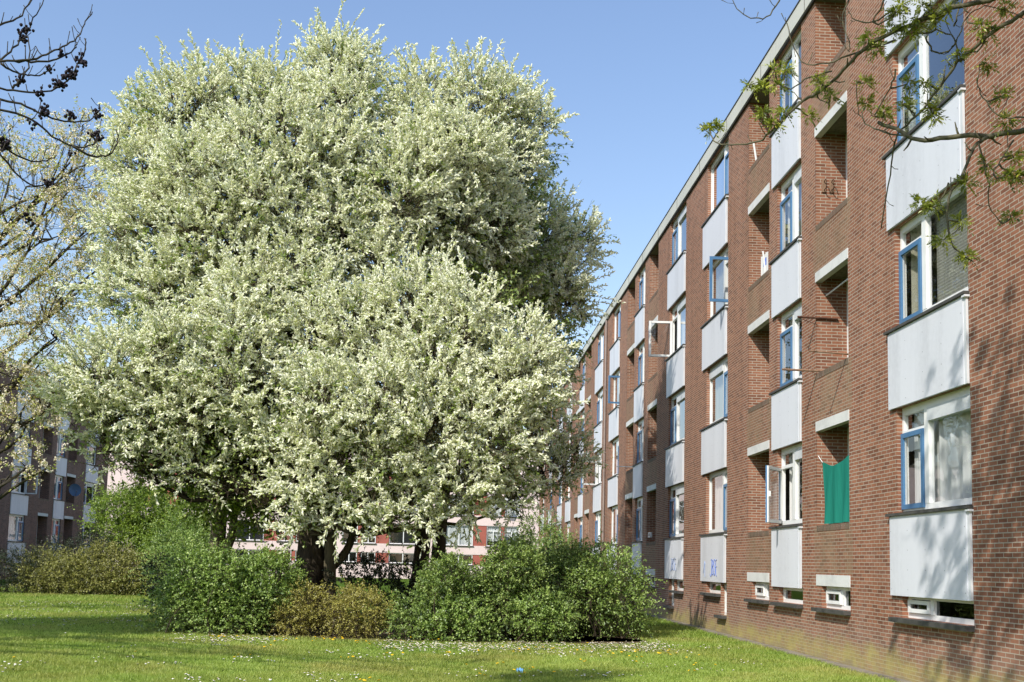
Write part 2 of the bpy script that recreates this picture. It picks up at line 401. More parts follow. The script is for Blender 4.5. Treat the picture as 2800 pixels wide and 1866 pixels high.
ASH_BRANCHES=[[(5.11,8.6,5.54),(4.98,8.77,5.59),(4.76,8.93,5.61),(4.46,9.1,5.65),(4.26,9.27,5.68),(4.11,9.43,5.85),(4.01,9.6,5.97)],
[(4.72,8.9,5.58),(4.61,8.92,5.49),(4.51,8.93,5.27),(4.38,8.95,5.0),(4.37,8.97,4.73),(4.47,8.98,4.53),(4.61,9.0,4.46)],
[(4.96,8.3,6.58),(4.84,8.46,6.53),(4.67,8.62,6.44),(4.56,8.78,6.36),(4.48,8.94,6.29),(4.41,9.1,6.17),(4.29,9.26,5.98),(4.22,9.42,5.9),(4.17,9.58,5.8),(4.18,9.74,5.51),(4.15,9.9,5.04)],
[(4.97,8.3,6.71),(4.77,8.51,6.71),(4.43,8.72,6.7),(4.12,8.92,6.66),(3.93,9.13,6.64),(3.76,9.34,6.57),(3.64,9.55,6.46),(3.54,9.75,6.37),(3.38,9.96,6.32),(3.18,10.17,6.14),(3.06,10.38,6.07),(2.83,10.58,6.1),(2.7,10.79,6.22),(2.7,11.0,6.44)],
[(4.06,9.3,6.65),(3.76,9.48,6.61),(3.54,9.66,6.58),(3.34,9.84,6.68),(3.25,10.02,7.1),(3.29,10.2,7.33)],
[(3.67,9.9,6.63),(3.42,10.0,6.57),(3.31,10.1,6.52),(3.12,10.2,6.65),(2.94,10.3,6.63)],
[(4.22,9.3,5.71),(3.99,9.43,5.81),(3.87,9.55,5.94),(3.84,9.68,6.14),(3.88,9.8,6.47)],
[(5.06,8.5,5.58),(4.88,8.58,5.63),(4.7,8.66,5.68),(4.61,8.74,5.88),(4.6,8.82,6.05),(4.66,8.9,6.26)],
[(4.58,8.8,5.47),(4.67,8.83,5.19),(4.71,8.87,4.93),(4.83,8.9,4.79)],
[(4.48,9.0,6.66),(4.54,9.0,6.86),(4.6,9.0,7.04)],
[(4.46,8.9,6.27),(4.42,8.88,6.48),(4.25,8.85,6.54),(4.18,8.83,6.72),(4.15,8.8,6.87)],
[(4.25,9.1,6.59),(4.32,9.02,6.41),(4.42,8.93,6.41),(4.45,8.85,6.5),(4.48,8.77,6.62),(4.62,8.68,6.69),(4.91,8.6,6.55)],
[(3.37,10.6,7.78),(3.26,10.65,7.6),(3.12,10.7,7.57),(2.97,10.75,7.67),(2.85,10.8,7.89)],
[(3.39,10.0,6.34),(3.54,10.0,6.4),(3.69,10.0,6.31)],
[(4.06,9.3,6.36),(4.03,9.37,6.22),(3.91,9.43,5.98),(4.02,9.5,5.99)],
[(4.38,8.95,5.16),(4.3,9.02,4.97),(4.18,9.1,4.99)],
[(3.73,9.6,7.21),(3.65,9.57,7.0),(3.7,9.53,6.72),(3.68,9.5,6.63)],
[(3.98,9.3,7.11),(3.86,9.37,6.88),(3.72,9.43,6.91),(3.67,9.5,7.06)],
[(4.85,8.7,5.47),(4.74,8.7,5.3),(4.66,8.7,5.16)]]
BARE_BRANCHES=[[(-5.42,11.5,7.26),(-5.22,11.62,7.53),(-5.09,11.75,7.68),(-5.0,11.88,7.98),(-5.01,12.0,8.15)],
[(-5.4,11.5,6.94),(-5.18,11.6,7.1),(-5.09,11.7,7.3),(-4.99,11.8,7.52),(-4.97,11.9,7.77),(-4.9,12.0,8.05)],
[(-5.35,11.4,6.97),(-5.14,11.51,7.05),(-4.85,11.63,7.15),(-4.69,11.74,7.3),(-4.56,11.86,7.45),(-4.47,11.97,7.65),(-4.45,12.09,7.87),(-4.42,12.2,8.04)],
[(-5.08,11.7,7.16),(-4.84,11.77,7.19),(-4.66,11.85,7.27),(-4.51,11.93,7.44),(-4.49,12.0,7.56)],
[(-5.24,11.2,6.6),(-5.03,11.31,6.65),(-4.78,11.43,6.68),(-4.58,11.54,6.76),(-4.45,11.66,6.93),(-4.39,11.77,7.17),(-4.37,11.89,7.39),(-4.41,12.0,7.61)],
[(-5.23,11.2,6.48),(-5.02,11.31,6.53),(-4.77,11.43,6.51),(-4.59,11.54,6.45),(-4.4,11.66,6.46),(-4.23,11.77,6.53),(-4.17,11.89,6.69),(-4.21,12.0,6.83)],
[(-5.13,11.0,6.32),(-4.94,11.14,6.35),(-4.66,11.29,6.31),(-4.48,11.43,6.19),(-4.3,11.57,6.14),(-4.15,11.71,6.23),(-4.15,11.86,6.38),(-4.2,12.0,6.54)],
[(-4.3,11.5,6.12),(-4.11,11.62,6.06),(-3.97,11.75,6.13),(-3.94,11.88,6.33),(-3.98,12.0,6.53)],
[(-5.11,11.0,6.0),(-4.89,11.12,5.85),(-4.78,11.24,5.7),(-4.64,11.36,5.61),(-4.58,11.48,5.65),(-4.56,11.6,5.73)],
[(-5.11,11.0,6.05),(-4.93,11.18,5.99),(-4.77,11.35,5.9),(-4.61,11.52,5.94),(-4.53,11.7,6.08)],
[(-5.13,11.5,7.03),(-5.03,11.6,6.99),(-4.91,11.7,7.0),(-4.79,11.8,7.06),(-4.74,11.9,7.2)],
[(-4.98,11.5,6.75),(-4.92,11.57,6.88),(-4.87,11.63,7.11),(-4.92,11.7,7.44)]]
ASH_LEAVES=[(2.94,10.3,6.63),(3.07,10.24,6.58),(3.18,10.19,6.77),(3.29,10.14,6.73),(3.51,9.75,6.4),(3.69,10.0,6.41),(3.78,9.28,6.64),(3.92,9.38,6.61),(4.03,9.04,6.66),(4.11,8.92,6.63),(4.08,9.01,6.58),(4.18,9.33,6.25),(4.15,9.33,6.06),(3.95,9.8,6.47),(3.94,9.71,6.22),(4.02,9.49,6.04),(4.37,9.24,5.97),(4.41,9.26,5.9),(4.27,9.15,6.19),(4.48,8.89,6.33),(4.32,8.78,6.67),(4.56,8.67,6.49),(4.64,8.67,6.44),(4.73,8.9,6.27),(4.75,8.71,5.87),(4.76,8.63,5.62),(4.67,8.82,5.29),(4.79,8.7,5.14),(4.85,8.7,5.31),(4.54,8.94,5.16),(4.28,9.03,4.97),(4.18,9.1,5.02),(4.49,8.96,4.82),(4.33,8.97,4.63),(4.55,8.99,4.5),(4.92,8.9,4.86),(3.45,9.99,6.19),(3.24,10.08,6.26),(3.05,10.17,6.28),(3.15,10.17,6.16),(4.07,9.32,6.95),(4.12,9.31,7.01),(4.1,8.83,6.74),(2.7,11.0,6.45),(2.74,11.0,6.48),(3.56,9.96,6.56),(3.2,10.16,6.57),(3.94,9.13,6.67),(4.24,8.84,6.64),(4.77,8.65,6.68),(4.87,8.7,5.15)]
ASH_CONES=[(-4.55,11.59,6.86),(-4.51,11.68,7.0),(-4.52,11.69,7.05),(-4.47,11.69,7.03),(-4.42,11.71,7.03),(-4.37,11.82,7.25),(-4.32,11.82,7.23),(-4.67,11.48,6.64),(-4.63,11.49,6.59),(-4.4,11.64,6.57),(-4.15,11.87,6.65),(-4.17,11.84,6.37),(-4.14,11.86,6.36),(-4.55,11.6,5.71),(-5.05,11.81,7.59),(-5.03,11.77,7.48),(-4.93,11.56,6.87),(-4.87,11.18,6.07),(-4.9,11.23,5.97),(-4.69,11.36,4.61),(-4.71,11.27,6.2),(-4.64,11.51,6.48),(-4.95,11.55,6.84),(-4.29,11.53,6.0),(-4.73,11.87,7.14),(-4.63,11.87,7.33),(-4.53,11.61,6.92),(-4.39,11.72,7.07)]

# ------------------------------------------------------------------ the brick flats
PITCH = 2.945
SILL, PBOT, LIN0, LIN1, PAR, SOFF, FTOP = 2.55, 1.30, 4.33, 4.52, 2.515, 13.06, 13.45
UNIT = 17.6
# offsets from the near edge of a section's first panel
WIDE_A = dict(o0=-0.07, o1=2.30, p0=0.0, p1=2.50, cas="far", bay=0.79, mul=0.14)
NARROW = dict(o0=6.81, o1=8.42, p0=6.89, p1=8.69, cas="far", bay=0.79, mul=0.16)
WIDE_E = dict(o0=12.56, o1=14.80, p0=12.68, p1=15.18, cas="near", bay=0.60, mul=0.15)
COLS = [WIDE_A, NARROW, WIDE_E]
RECESS = [(4.31, 5.97), (9.01, 10.67)]

class Bld:
    def __init__(s, x0, sgn, zo):
        s.x0, s.sgn, s.zo = x0, sgn, zo
    def P(s, d, y, z):
        return (s.x0 + s.sgn * d, y, z + s.zo)
    def box(s, mb, d0, d1, y0, y1, z0, z1, m=0):
        xa, xb = s.x0 + s.sgn * d0, s.x0 + s.sgn * d1
        mb.box(min(xa, xb), max(xa, xb), y0, y1, z0 + s.zo, z1 + s.zo, m)
    def quad(s, mb, pts, m=0):
        mb.face([s.P(*p) for p in pts], m)
    def obox(s, mb, org, a, n, a0, a1, t0, t1, z0, z1, m=0):
        # a, n: unit (d, y) directions along and across a leaf that has swung open
        def q(u, t, z): return s.P(org[0] + a[0] * u + n[0] * t, org[1] + a[1] * u + n[1] * t, z)
        mb.hexa([q(a0, t0, z0), q(a1, t0, z0), q(a1, t1, z0), q(a0, t1, z0),
                 q(a0, t0, z1), q(a1, t0, z1), q(a1, t1, z1), q(a0, t1, z1)], m)

def grid_wall(B, mb, y0, y1, z0, z1, openings, matfn):
    """front plane at d=0 with rectangular holes; runs of cells of one material are merged along y"""
    ys = sorted(set([y0, y1] + [v for o in openings for v in o[:2]]))
    zs = sorted(set([z0, z1] + [v for o in openings for v in o[2:4]] + [SILL + 0.0 + PITCH * k for k in range(0)]))
    for za, zb in zip(zs[:-1], zs[1:]):
        zc = (za + zb) / 2
        run = None
        for ya, yb in zip(ys[:-1], ys[1:]):
            yc = (ya + yb) / 2
            hole = any(o[0] < yc < o[1] and o[2] < zc < o[3] for o in openings)
            m = None if hole else matfn(yc, zc)
            if run and run[2] == m:
                run[1] = yb
            else:
                if run and run[2] is not None:
                    B.quad(mb, [(0, run[0], za), (0, run[1], za), (0, run[1], zb), (0, run[0], zb)], run[2])
                run = [ya, yb, m]
        if run and run[2] is not None:
            B.quad(mb, [(0, run[0], za), (0, run[1], za), (0, run[1], zb), (0, run[0], zb)], run[2])

def reveal(B, mb, o, d, m=0, bottom=True):
    a, b, c, e = o[:4]
    B.quad(mb, [(0, a, c), (d, a, c), (d, a, e), (0, a, e)], m)
    B.quad(mb, [(0, b, c), (d, b, c), (d, b, e), (0, b, e)], m)
    B.quad(mb, [(0, a, e), (d, a, e), (d, b, e), (0, b, e)], m)
    if bottom:
        B.quad(mb, [(0, a, c), (d, a, c), (d, b, c), (0, b, c)], m)

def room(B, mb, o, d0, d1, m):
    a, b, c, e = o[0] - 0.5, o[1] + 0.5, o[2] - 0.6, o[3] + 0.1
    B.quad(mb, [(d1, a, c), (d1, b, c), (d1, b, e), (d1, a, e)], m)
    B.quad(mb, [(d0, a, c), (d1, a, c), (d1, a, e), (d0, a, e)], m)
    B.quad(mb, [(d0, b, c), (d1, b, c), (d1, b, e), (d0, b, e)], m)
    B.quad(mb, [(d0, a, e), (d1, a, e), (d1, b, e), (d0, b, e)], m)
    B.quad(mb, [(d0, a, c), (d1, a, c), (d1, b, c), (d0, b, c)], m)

def drape(B, parent, y0, y1, z0, z1, d, mat, waves=7.0, amp=0.03, name="curtain"):
    mb = MB()
    n = max(8, int((y1 - y0) * 26))
    ph = random.uniform(0, 6)
    prev = None
    for i in range(n + 1):
        y = y0 + (y1 - y0) * i / n
        dd = d + amp * math.sin(ph + y * waves * 2.6) + amp * 0.5 * math.sin(y * waves * 5.1 + ph * 2)
        if prev:
            B.quad(mb, [(prev[0], prev[1], z0), (dd, y, z0), (dd, y, z1), (prev[0], prev[1], z1)])
        prev = (dd, y)
    return mb.build(name, [mat], parent, smooth=True)

def sash(B, parent, hy, s, w, z0, z1, ang, gl, simple=False):
    """opening leaf: hinge at y=hy, reaching s*w along the wall when shut; blue outside, white inside"""
    mb = MB()
    th = R(ang)
    a = (-math.sin(th), s * math.cos(th))
    n = (-math.cos(th), -s * math.sin(th))          # outward
    org = (0.085, hy)
    f = 0.075
    for a0, a1, c0, c1 in ((0, f, z0, z1), (w - f, w, z0, z1), (f, w - f, z0, z0 + f), (f, w - f, z1 - f, z1)):
        B.obox(mb, org, a, n, a0, a1, 0.0, 0.032, c0, c1, 0)
        B.obox(mb, org, a, n, a0 + 0.004, a1 - 0.004, -0.03, -0.001, c0 + 0.004, c1 - 0.004, 1)
    def q(u, z): return (org[0] + a[0] * u, org[1] + a[1] * u, z)
    B.quad(mb, [q(f, z0 + f), q(w - f, z0 + f), q(w - f, z1 - f), q(f, z1 - f)], 2)
    if ang > 5:   # handle and stay
        B.obox(mb, org, a, n, w - 0.05, w - 0.02, -0.07, -0.03, (z0 + z1) / 2 - 0.05, (z0 + z1) / 2 + 0.06, 1)
    return mb.build("sash", [M["blue"], M["white"], gl], parent)

def window(B, root, wall, unit0, c, k, ang=0, curt=None, rbox=False, gl=None, detail=True):
    y0, y1 = unit0 + c["o0"], unit0 + c["o1"]
    zs = SILL + PITCH * k
    z0 = zs + 0.06
    z1 = (PBOT + PITCH * (k + 1)) if k < 3 else SOFF
    gl = gl or M["glass"]
    f = 0.06
    fr = MB()
    d0, d1 = 0.09, 0.16
    zt = 3.845 + PITCH * k                    # transom
    w, mul = c["bay"], c["mul"]
    if c["cas"] == "far":
        b0, b1 = y1 - w, y1
        m0, m1 = y1 - w - mul, y1 - w
        g0, g1 = y0 + f, m0
        hy, s = y1 - 0.012, -1
    else:
        b0, b1 = y0, y0 + w
        m0, m1 = y0 + w, y0 + w + mul
        g0, g1 = m1, y1 - f
        hy, s = y0 + 0.012, 1
    B.box(fr, d0, d1, y0, y0 + f, z0, z1, 0)
    B.box(fr, d0, d1, y1 - f, y1, z0, z1, 0)
    B.box(fr, d0 - 0.005, d1, y0 + f, y1 - f, z0, z0 + 0.09, 0)
    B.box(fr, d0, d1, y0 + f, y1 - f, z1 - 0.12, z1, 0)
    B.box(fr, d0 - 0.012, d1, m0, m1, z0 + 0.09, z1 - 0.12, 0)
    ba, bb = (m1, y1 - f) if c["cas"] == "far" else (y0 + f, m0)
    B.box(fr, d0 - 0.006, d1, ba, bb, zt - 0.035, zt + 0.035, 0)
    if rbox:
        B.box(fr, d0 - 0.03, d1, g0, g1, z1 - 0.32, z1 - 0.121, 1)
    win = fr.build("window", [M["white"], M["shutter_box"]], root)
    gt = z1 - 0.32 if rbox else z1 - 0.12
    pn = MB()
    B.quad(pn, [(0.125, g0, z0 + 0.09), (0.125, g1, z0 + 0.09), (0.125, g1, gt), (0.125, g0, gt)])
    B.quad(pn, [(0.125, ba, zt + 0.035), (0.125, bb, zt + 0.035), (0.125, bb, z1 - 0.12), (0.125, ba, z1 - 0.12)])
    pn.build("pane", [gl], win)
    sash(B, win, hy, s, w - 0.02, z0 + 0.03, zt - 0.01, ang, gl)
    sl = MB()
    B.box(sl, -0.085, 0.10, y0 - 0.03, unit0 + c["p1"] + 0.09, zs - 0.012, zs + 0.030, 0)
    B.box(sl, -0.075, 0.02, y0 - 0.035, y0 + 0.06, zs - 0.05, zs - 0.021, 1)
    sl.build("sill", [M["sill"], M["trim"]], win)
    for cc in (curt or []):
        mat, a, b, hz = cc
        ya, yb = y0 + 0.02 + (y1 - y0 - 0.04) * a, y0 + 0.02 + (y1 - y0 - 0.04) * b
        flat = mat in ("c_blind",)
        drape(B, win, ya, yb, z1 - (z1 - z0) * hz, z1 - 0.02, 0.26, M[mat], 7.0, 0.002 if flat else 0.028,
              "blind" if mat in ("c_blind", "c_vert") else "curtain")
    return win, (y0, y1, z0, z1)

def spandrel(B, root, unit0, c, k, screws):
    y0, y1 = unit0 + c["p0"], unit0 + c["p1"]
    z0, z1 = PBOT + PITCH * k, SILL - 0.03 + PITCH * k
    mb = MB()
    B.box(mb, -0.05, -0.012, y0, y1, z0, z1, 0)
    B.box(mb, -0.040, -0.004, y0 + 0.03, y1 - 0.03, z0 + 0.02, z1 + 0.03, 2)
    if screws:
        ny, nz = (5 if y1 - y0 > 2 else 4), 4
        for i in range(ny):
            for j in range(nz):
                y = y0 + 0.05 + (y1 - y0 - 0.1) * i / (ny - 1)
                z = z0 + 0.10 + (z1 - z0 - 0.32) * j / (nz - 1)
                r = 0.008
                pts = [(-0.053, y + r * math.cos(t), z + r * math.sin(t)) for t in [q * math.pi / 3 for q in range(6)]]
                B.quad(mb, pts, 1)
    pn = mb.build("spandrel_panel", [M["panel"], M["screw"], M["trim"]], root)
    tr = MB()
    B.box(tr, -0.042, -0.008, y0 - 0.075, y0 - 0.003, z0, z1 + 0.02, 0)
    tr.build("trim", [M["trim"]], pn)
    return pn

def hollow_window(B, root, o, splits, gl, d=0.10, blue=False, name="basement_window", tilt=False):
    y0, y1, z0, z1 = o
    fr = MB(); f = 0.065
    B.box(fr, d, d + 0.07, y0, y0 + f, z0, z1); B.box(fr, d, d + 0.07, y1 - f, y1, z0, z1)
    B.box(fr, d, d + 0.07, y0 + f, y1 - f, z0, z0 + 0.075); B.box(fr, d, d + 0.07, y0 + f, y1 - f, z1 - f, z1)
    edges = [y0 + f] + [y0 + (y1 - y0) * s for s in splits] + [y1 - f]
    for e in edges[1:-1]:
        B.box(fr, d - 0.01, d + 0.07, e - 0.05, e + 0.05, z0 + 0.075, z1 - f)
    w = fr.build(name, [M["white"]], root)
    pn = MB()
    B.quad(pn, [(d + 0.035, y0 + f, z0 + 0.075), (d + 0.035, y1 - f, z0 + 0.075), (d + 0.035, y1 - f, z1 - f), (d + 0.035, y0 + f, z1 - f)])
    pn.build("pane", [gl], w)
    if splits:   # small opening light with its own thick rim, at the far end
        a, b = edges[-2] + 0.05, y1 - f
        sh = MB(); r = 0.06
        th = R(22 if tilt else 0)
        def tz(z, out):   # bottom hung leaf leaning outwards when tilted
            return (d - 0.012 - out - (z - z0 - 0.08) * math.sin(th) * 1.0, z0 + 0.08 + (z - z0 - 0.08) * math.cos(th))
        za, zb = z0 + 0.085, z1 - f - 0.01
        for ya, yb, c0, c1 in ((a, a + r, za, zb), (b - r, b, za, zb), (a + r, b - r, za, za + r), (a + r, b - r, zb - r, zb)):
            pts = []
            for out in (0.028, 0.0):
                for yy, zz in ((ya, c0), (yb, c0), (yb, c1), (ya, c1)):
                    dd, z_ = tz(zz, out); pts.append(B.P(dd, yy, z_))
            sh.hexa(pts)
        sh.build("sash", [M["white"]], w)
    sl = MB()
    B.box(sl, -0.13, d - 0.002, y0 - 0.01, y1 + 0.22, z0 - 0.075, z0 - 0.005)
    sl.build("sill", [M["sill"]], w)
    return w

def flats(name, label, B, units, yend, y_start, specials, z_ground, brickmat, near_details=True):
    root = empty(name, B.P(0, (y_start + yend) / 2, z_ground), label, "apartment building")
    wall = MB()
    rooms = MB()
    openings, weather = [], []
    wins, recs, bases = [], [], []
    for ui, u in enumerate(units):
        for ci, c in enumerate(COLS):
            for k in range(4):
                z0 = SILL + 0.06 - 0.05 + PITCH * k
                z1 = (PBOT + PITCH * (k + 1)) if k < 3 else SOFF
                openings.append((u + c["o0"], u + c["o1"], z0, z1, "win"))
                wins.append((ui, u, ci, c, k))
        for ri, (a, b) in enumerate(RECESS):
            for k in range(4):
                z0 = PAR + PITCH * k
                z1 = LIN0 + PITCH * k if k < 3 else SOFF
                openings.append((u + a, u + b, z0, z1, "rec"))
                recs.append((ui, u + a, u + b, z0, z1, k, ri))
                weather.append((u + a - 0.15, u + b + 0.15, (LIN1 + PITCH * (k - 1)) if k else 1.60, z0))
        # half-sunk basement lights
        bl = []
        if ui == 0:
            bl.append((u - 0.07, u + 2.18, 0.97, PBOT + 0.02, (0.63,)))
        elif ui == 1:
            bl.append((u - 0.10, u + 1.21, 0.95, PBOT + 0.02, ()))
            bl.append((u + 1.23, u + 2.02, 0.45, PBOT + 0.02, ()))
        else:
            bl.append((u - 0.07, u + 2.18, 0.97, PBOT + 0.02, (0.63,)))
        bl.append((u + 6.78, u + 8.32, 0.98, PBOT + 0.02, ()))
        bl.append((u + 4.29, u + 5.73, 0.97, 1.375, (0.42,)))
        bl.append((u + 9.00, u + 10.34, 0.98, 1.375, (0.42,)))
        bl.append((u + 13.16, u + 14.70, 1.00, PBOT + 0.02, ()))
        bl.append((u + 12.56, u + 13.14, 0.47, PBOT + 0.02, ()))
        for o in bl:
            openings.append((*o[:4], "base"))
            bases.append((ui, o))
    def matfn(y, z):
        for a, b, c, d in weather:
            if a < y < b and c < z < d: return 1
        return 0
    # keep the worn patches as extra grid lines
    og = list(openings)
    extra = []
    for a, b, c, d in weather:
        extra.append((a, b, c, d))
    ys = openings + [(a, b, c, d, "w") for a, b, c, d in extra]
    class _G: pass
    real = openings
    def is_hole(yc, zc):
        return any(o[0] < yc < o[1] and o[2] < zc < o[3] for o in real)
    yl = sorted(set([y_start, yend] + [v for o in ys for v in o[:2]]))
    zl = sorted(set([-0.6, SOFF] + [v for o in ys for v in o[2:4]]))
    yl = [v for i, v in enumerate(yl) if i == 0 or v - yl[i - 1] > 1e-6]
    zl = [v for i, v in enumerate(zl) if i == 0 or v - zl[i - 1] > 1e-6]
    for za, zb in zip(zl[:-1], zl[1:]):
        zc = (za + zb) / 2
        cand = [o for o in real if o[2] < zc < o[3]]
        wc = [w for w in weather if w[2] < zc < w[3]]
        run = None
        for ya, yb in zip(yl[:-1], yl[1:]):
            yc = (ya + yb) / 2
            m = None if any(o[0] < yc < o[1] for o in cand) else (1 if any(w[0] < yc < w[1] for w in wc) else 0)
            if run and run[2] == m: run[1] = yb
            else:
                if run and run[2] is not None:
                    B.quad(wall, [(0, run[0], za), (0, run[1], za), (0, run[1], zb), (0, run[0], zb)], run[2])
                run = [ya, yb, m]
        if run and run[2] is not None:
            B.quad(wall, [(0, run[0], za), (0, run[1], za), (0, run[1], zb), (0, run[0], zb)], run[2])
    # ends and back
    for y in (y_start, yend):
        B.quad(wall, [(0, y, -0.6), (10, y, -0.6), (10, y, SOFF), (0, y, SOFF)], 0)
    B.quad(wall, [(10, y_start, -0.6), (10, yend, -0.6), (10, yend, SOFF), (10, y_start, SOFF)], 0)
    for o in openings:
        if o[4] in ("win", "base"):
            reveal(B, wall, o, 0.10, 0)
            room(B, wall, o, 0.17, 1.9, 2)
    # loggias
    doors = []
    for ui, a, b, z0, z1, k, ri in recs:
        zf = z0 - 0.95
        zt = z1 + (0.10 if k < 3 else 0.0)
        D = 0.66
        B.quad(wall, [(0.003, a, zf), (D, a, zf), (D, a, zt), (0.003, a, zt)], 0)
        B.quad(wall, [(0.003, b, zf), (D, b, zf), (D, b, zt), (0.003, b, zt)], 0)
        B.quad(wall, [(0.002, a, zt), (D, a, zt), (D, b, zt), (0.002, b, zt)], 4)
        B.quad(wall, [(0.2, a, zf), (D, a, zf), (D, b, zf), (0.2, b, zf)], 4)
        B.quad(wall, [(0.2, a, zf), (0.2, b, zf), (0.2, b, z0 - 0.11), (0.2, a, z0 - 0.11)], 0)
        B.box(wall, -0.006, 0.21, a + 0.002, b - 0.002, z0 - 0.11, z0 + 0.003, 3)
        doors.append((a, b, zf, zt, D, ui, k, ri))
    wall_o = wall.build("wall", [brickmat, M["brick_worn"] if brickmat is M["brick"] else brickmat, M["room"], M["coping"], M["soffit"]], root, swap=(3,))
    for a, b, zf, zt, D, ui, k, ri in doors:
        fr = MB(); f = 0.07
        B.box(fr, D - 0.05, D + 0.04, b - f, b - 0.003, zf, zt - 0.003, 0)
        B.box(fr, D - 0.05, D + 0.04, a + 0.003, a + f, zf, zt - 0.003, 0)
        B.box(fr, D - 0.04, D + 0.04, a + f, b - f, zt - 0.12, zt - 0.003, 0)
        B.box(fr, D - 0.04, D + 0.04, a + f, b - f, zf + 0.002, zf + 0.75, 0)
        B.box(fr, D - 0.045, D + 0.04, (a + b) / 2 - 0.05, (a + b) / 2 + 0.05, zf + 0.75, zt - 0.12, 0)
        dr = fr.build("balcony_door", [M["white"]], root)
        pn = MB()
        B.quad(pn, [(D, a + f, zf + 0.75), (D, b - f, zf + 0.75), (D, b - f, zt - 0.12), (D, a + f, zt - 0.12)])
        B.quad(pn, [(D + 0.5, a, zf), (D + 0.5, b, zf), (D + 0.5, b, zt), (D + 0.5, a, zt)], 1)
        pn.build("pane", [M["glass"], M["room"]], dr)
    # lintels
    for u in units:
        for a, b in RECESS:
            for k in range(-1, 3):
                z0, z1 = (LIN0 + PITCH * k, LIN1 + PITCH * k) if k >= 0 else (1.378, 1.585)
                mb = MB()
                B.box(mb, -0.014, 0.12, u + a - 0.02, u + b + 0.02, z0, z1)
                mb.build("lintel", [M["lintel"]], root)
    # roof
    rf = MB()
    B.box(rf, -0.07, 0.35, y_start, yend, SOFF + 0.02, FTOP, 0)
    B.box(rf, 0.35, 10.1, y_start, yend, SOFF + 0.02, FTOP - 0.06, 1)
    B.box(rf, -0.055, 0.0, y_start, yend, SOFF - 0.02, SOFF + 0.019, 2)
    yj = y_start
    while yj < yend:
        B.box(rf, -0.076, -0.071, yj, yj + 0.012, SOFF + 0.03, FTOP - 0.005, 2)
        yj += 3.05
    B.box(rf, -0.085, 0.1, y_start, yend, FTOP + 0.001, FTOP + 0.03, 2)
    rf.build("roof", [M["fascia"], M["roof"], M["drip"]], root)
    # panels and windows
    for ui, u in enumerate(units):
        for c in COLS:
            for k in range(4):
                pn = spandrel(B, root, u, c, k, near_details and ui == 0)
                specials.setdefault("panels", {})[(ui, COLS.index(c), k)] = pn
    styles = [None, [("c_white", 0, 1, 1)], [("c_net", 0, 1, 0.95)], [("c_white", 0, 0.3, 1), ("c_white", 0.75, 1, 1)],
              [("c_vert", 0, 1, 1)], None, [("c_net", 0, 0.35, 1)], [("c_yellow", 0, 0.3, 1)]]
    for ui, u, ci, c, k in wins:
        sp = specials.get((ui, ci, k), {})
        cur = sp.get("curt", random.choice(styles))
        window(B, root, wall_o, u, c, k, sp.get("ang", 0), cur, sp.get("box", random.random() < 0.35), sp.get("glass"))
    for ui, o in bases:
        tilt = ui == 1 and abs(o[0] - units[1] - 4.29) < 0.01
        hollow_window(B, root, (o[0], o[1], o[2], o[3] - 0.02 if o[3] > 1.3 and len(o[4]) == 0 else o[3]), o[4], M["glass_dark"], tilt=tilt)
    return root

BR = Bld(7.0, 1, 0.0)
spec = {
    (0, 0, 0): dict(curt=[("c_white", 0.0, 1.0, 0.97)], box=True),
    (0, 0, 1): dict(curt=[("c_blind", 0.0, 0.62, 1.0), ("c_net", 0.72, 1, 1)], box=False),
    (0, 0, 2): dict(curt=[("c_white", 0.72, 0.98, 0.9)], box=False, glass=M["glass_mirror"]),
    (0, 0, 3): dict(curt=None, box=False, glass=M["glass_mirror"]),
    (0, 1, 0): dict(curt=[("c_yellow", 0.05, 0.45, 1.0), ("c_white", 0.8, 1.0, 1)], ang=40, box=True),
    (0, 1, 1): dict(curt=[("c_vert", 0.0, 0.5, 1.0), ("c_net", 0.6, 1, 0.7)], box=True),
    (0, 1, 2): dict(curt=[("c_white", 0.0, 0.55, 1.0), ("c_white", 0.7, 1, 0.8)], box=True),
    (0, 1, 3): dict(curt=[("c_white", 0.0, 1.0, 1.0)], box=False),
    (0, 2, 0): dict(curt=[("c_white", 0.6, 1.0, 1.0), ("c_net", 0.0, 0.3, 1)], box=False),
    (0, 2, 1): dict(curt=[("c_net", 0.0, 1.0, 0.98)], box=True),
    (0, 2, 2): dict(curt=[("c_net", 0.6, 1.0, 1.0), ("c_yellow", 0.3, 0.5, 1)], ang=92, box=False),
    (0, 2, 3): dict(curt=[("c_white", 0.75, 1.0, 1.0)], box=False, glass=M["glass_mirror"]),
    (1, 0, 2): dict(curt=[("c_white", 0.55, 0.95, 1.0)], ang=93, box=True),
    (1, 0, 1): dict(curt=None, box=True),
    (1, 0, 0): dict(curt=None, box=True),
    (1, 1, 0): dict(curt=[("c_net", 0, 1, 1)], box=True),
    (1, 2, 2): dict(curt=[("c_net", 0, 1, 1)], ang=94, box=False),
    (1, 2, 0): dict(curt=None, box=False),
    (2, 0, 1): dict(curt=None, ang=75, box=False),
}
brick_flats = flats("brick_flats", "long sunlit red brick block of flats with white panels and blue sashes", BR,
                    [13.86 + UNIT * i for i in range(4)], 83.83, 5.0, spec, 0.0, M["brick"])
# rain pipe down the front
mb = MB()
mb.tube([(6.93, 47.75, 0.0), (6.93, 47.75, 13.0)], 0.045, 8)
for z in (1.0, 3.9, 6.8, 9.7):
    mb.box(6.90, 6.995, 47.69, 47.81, z, z + 0.04)
mb.build("drainpipe", [M["pipe"]], brick_flats)

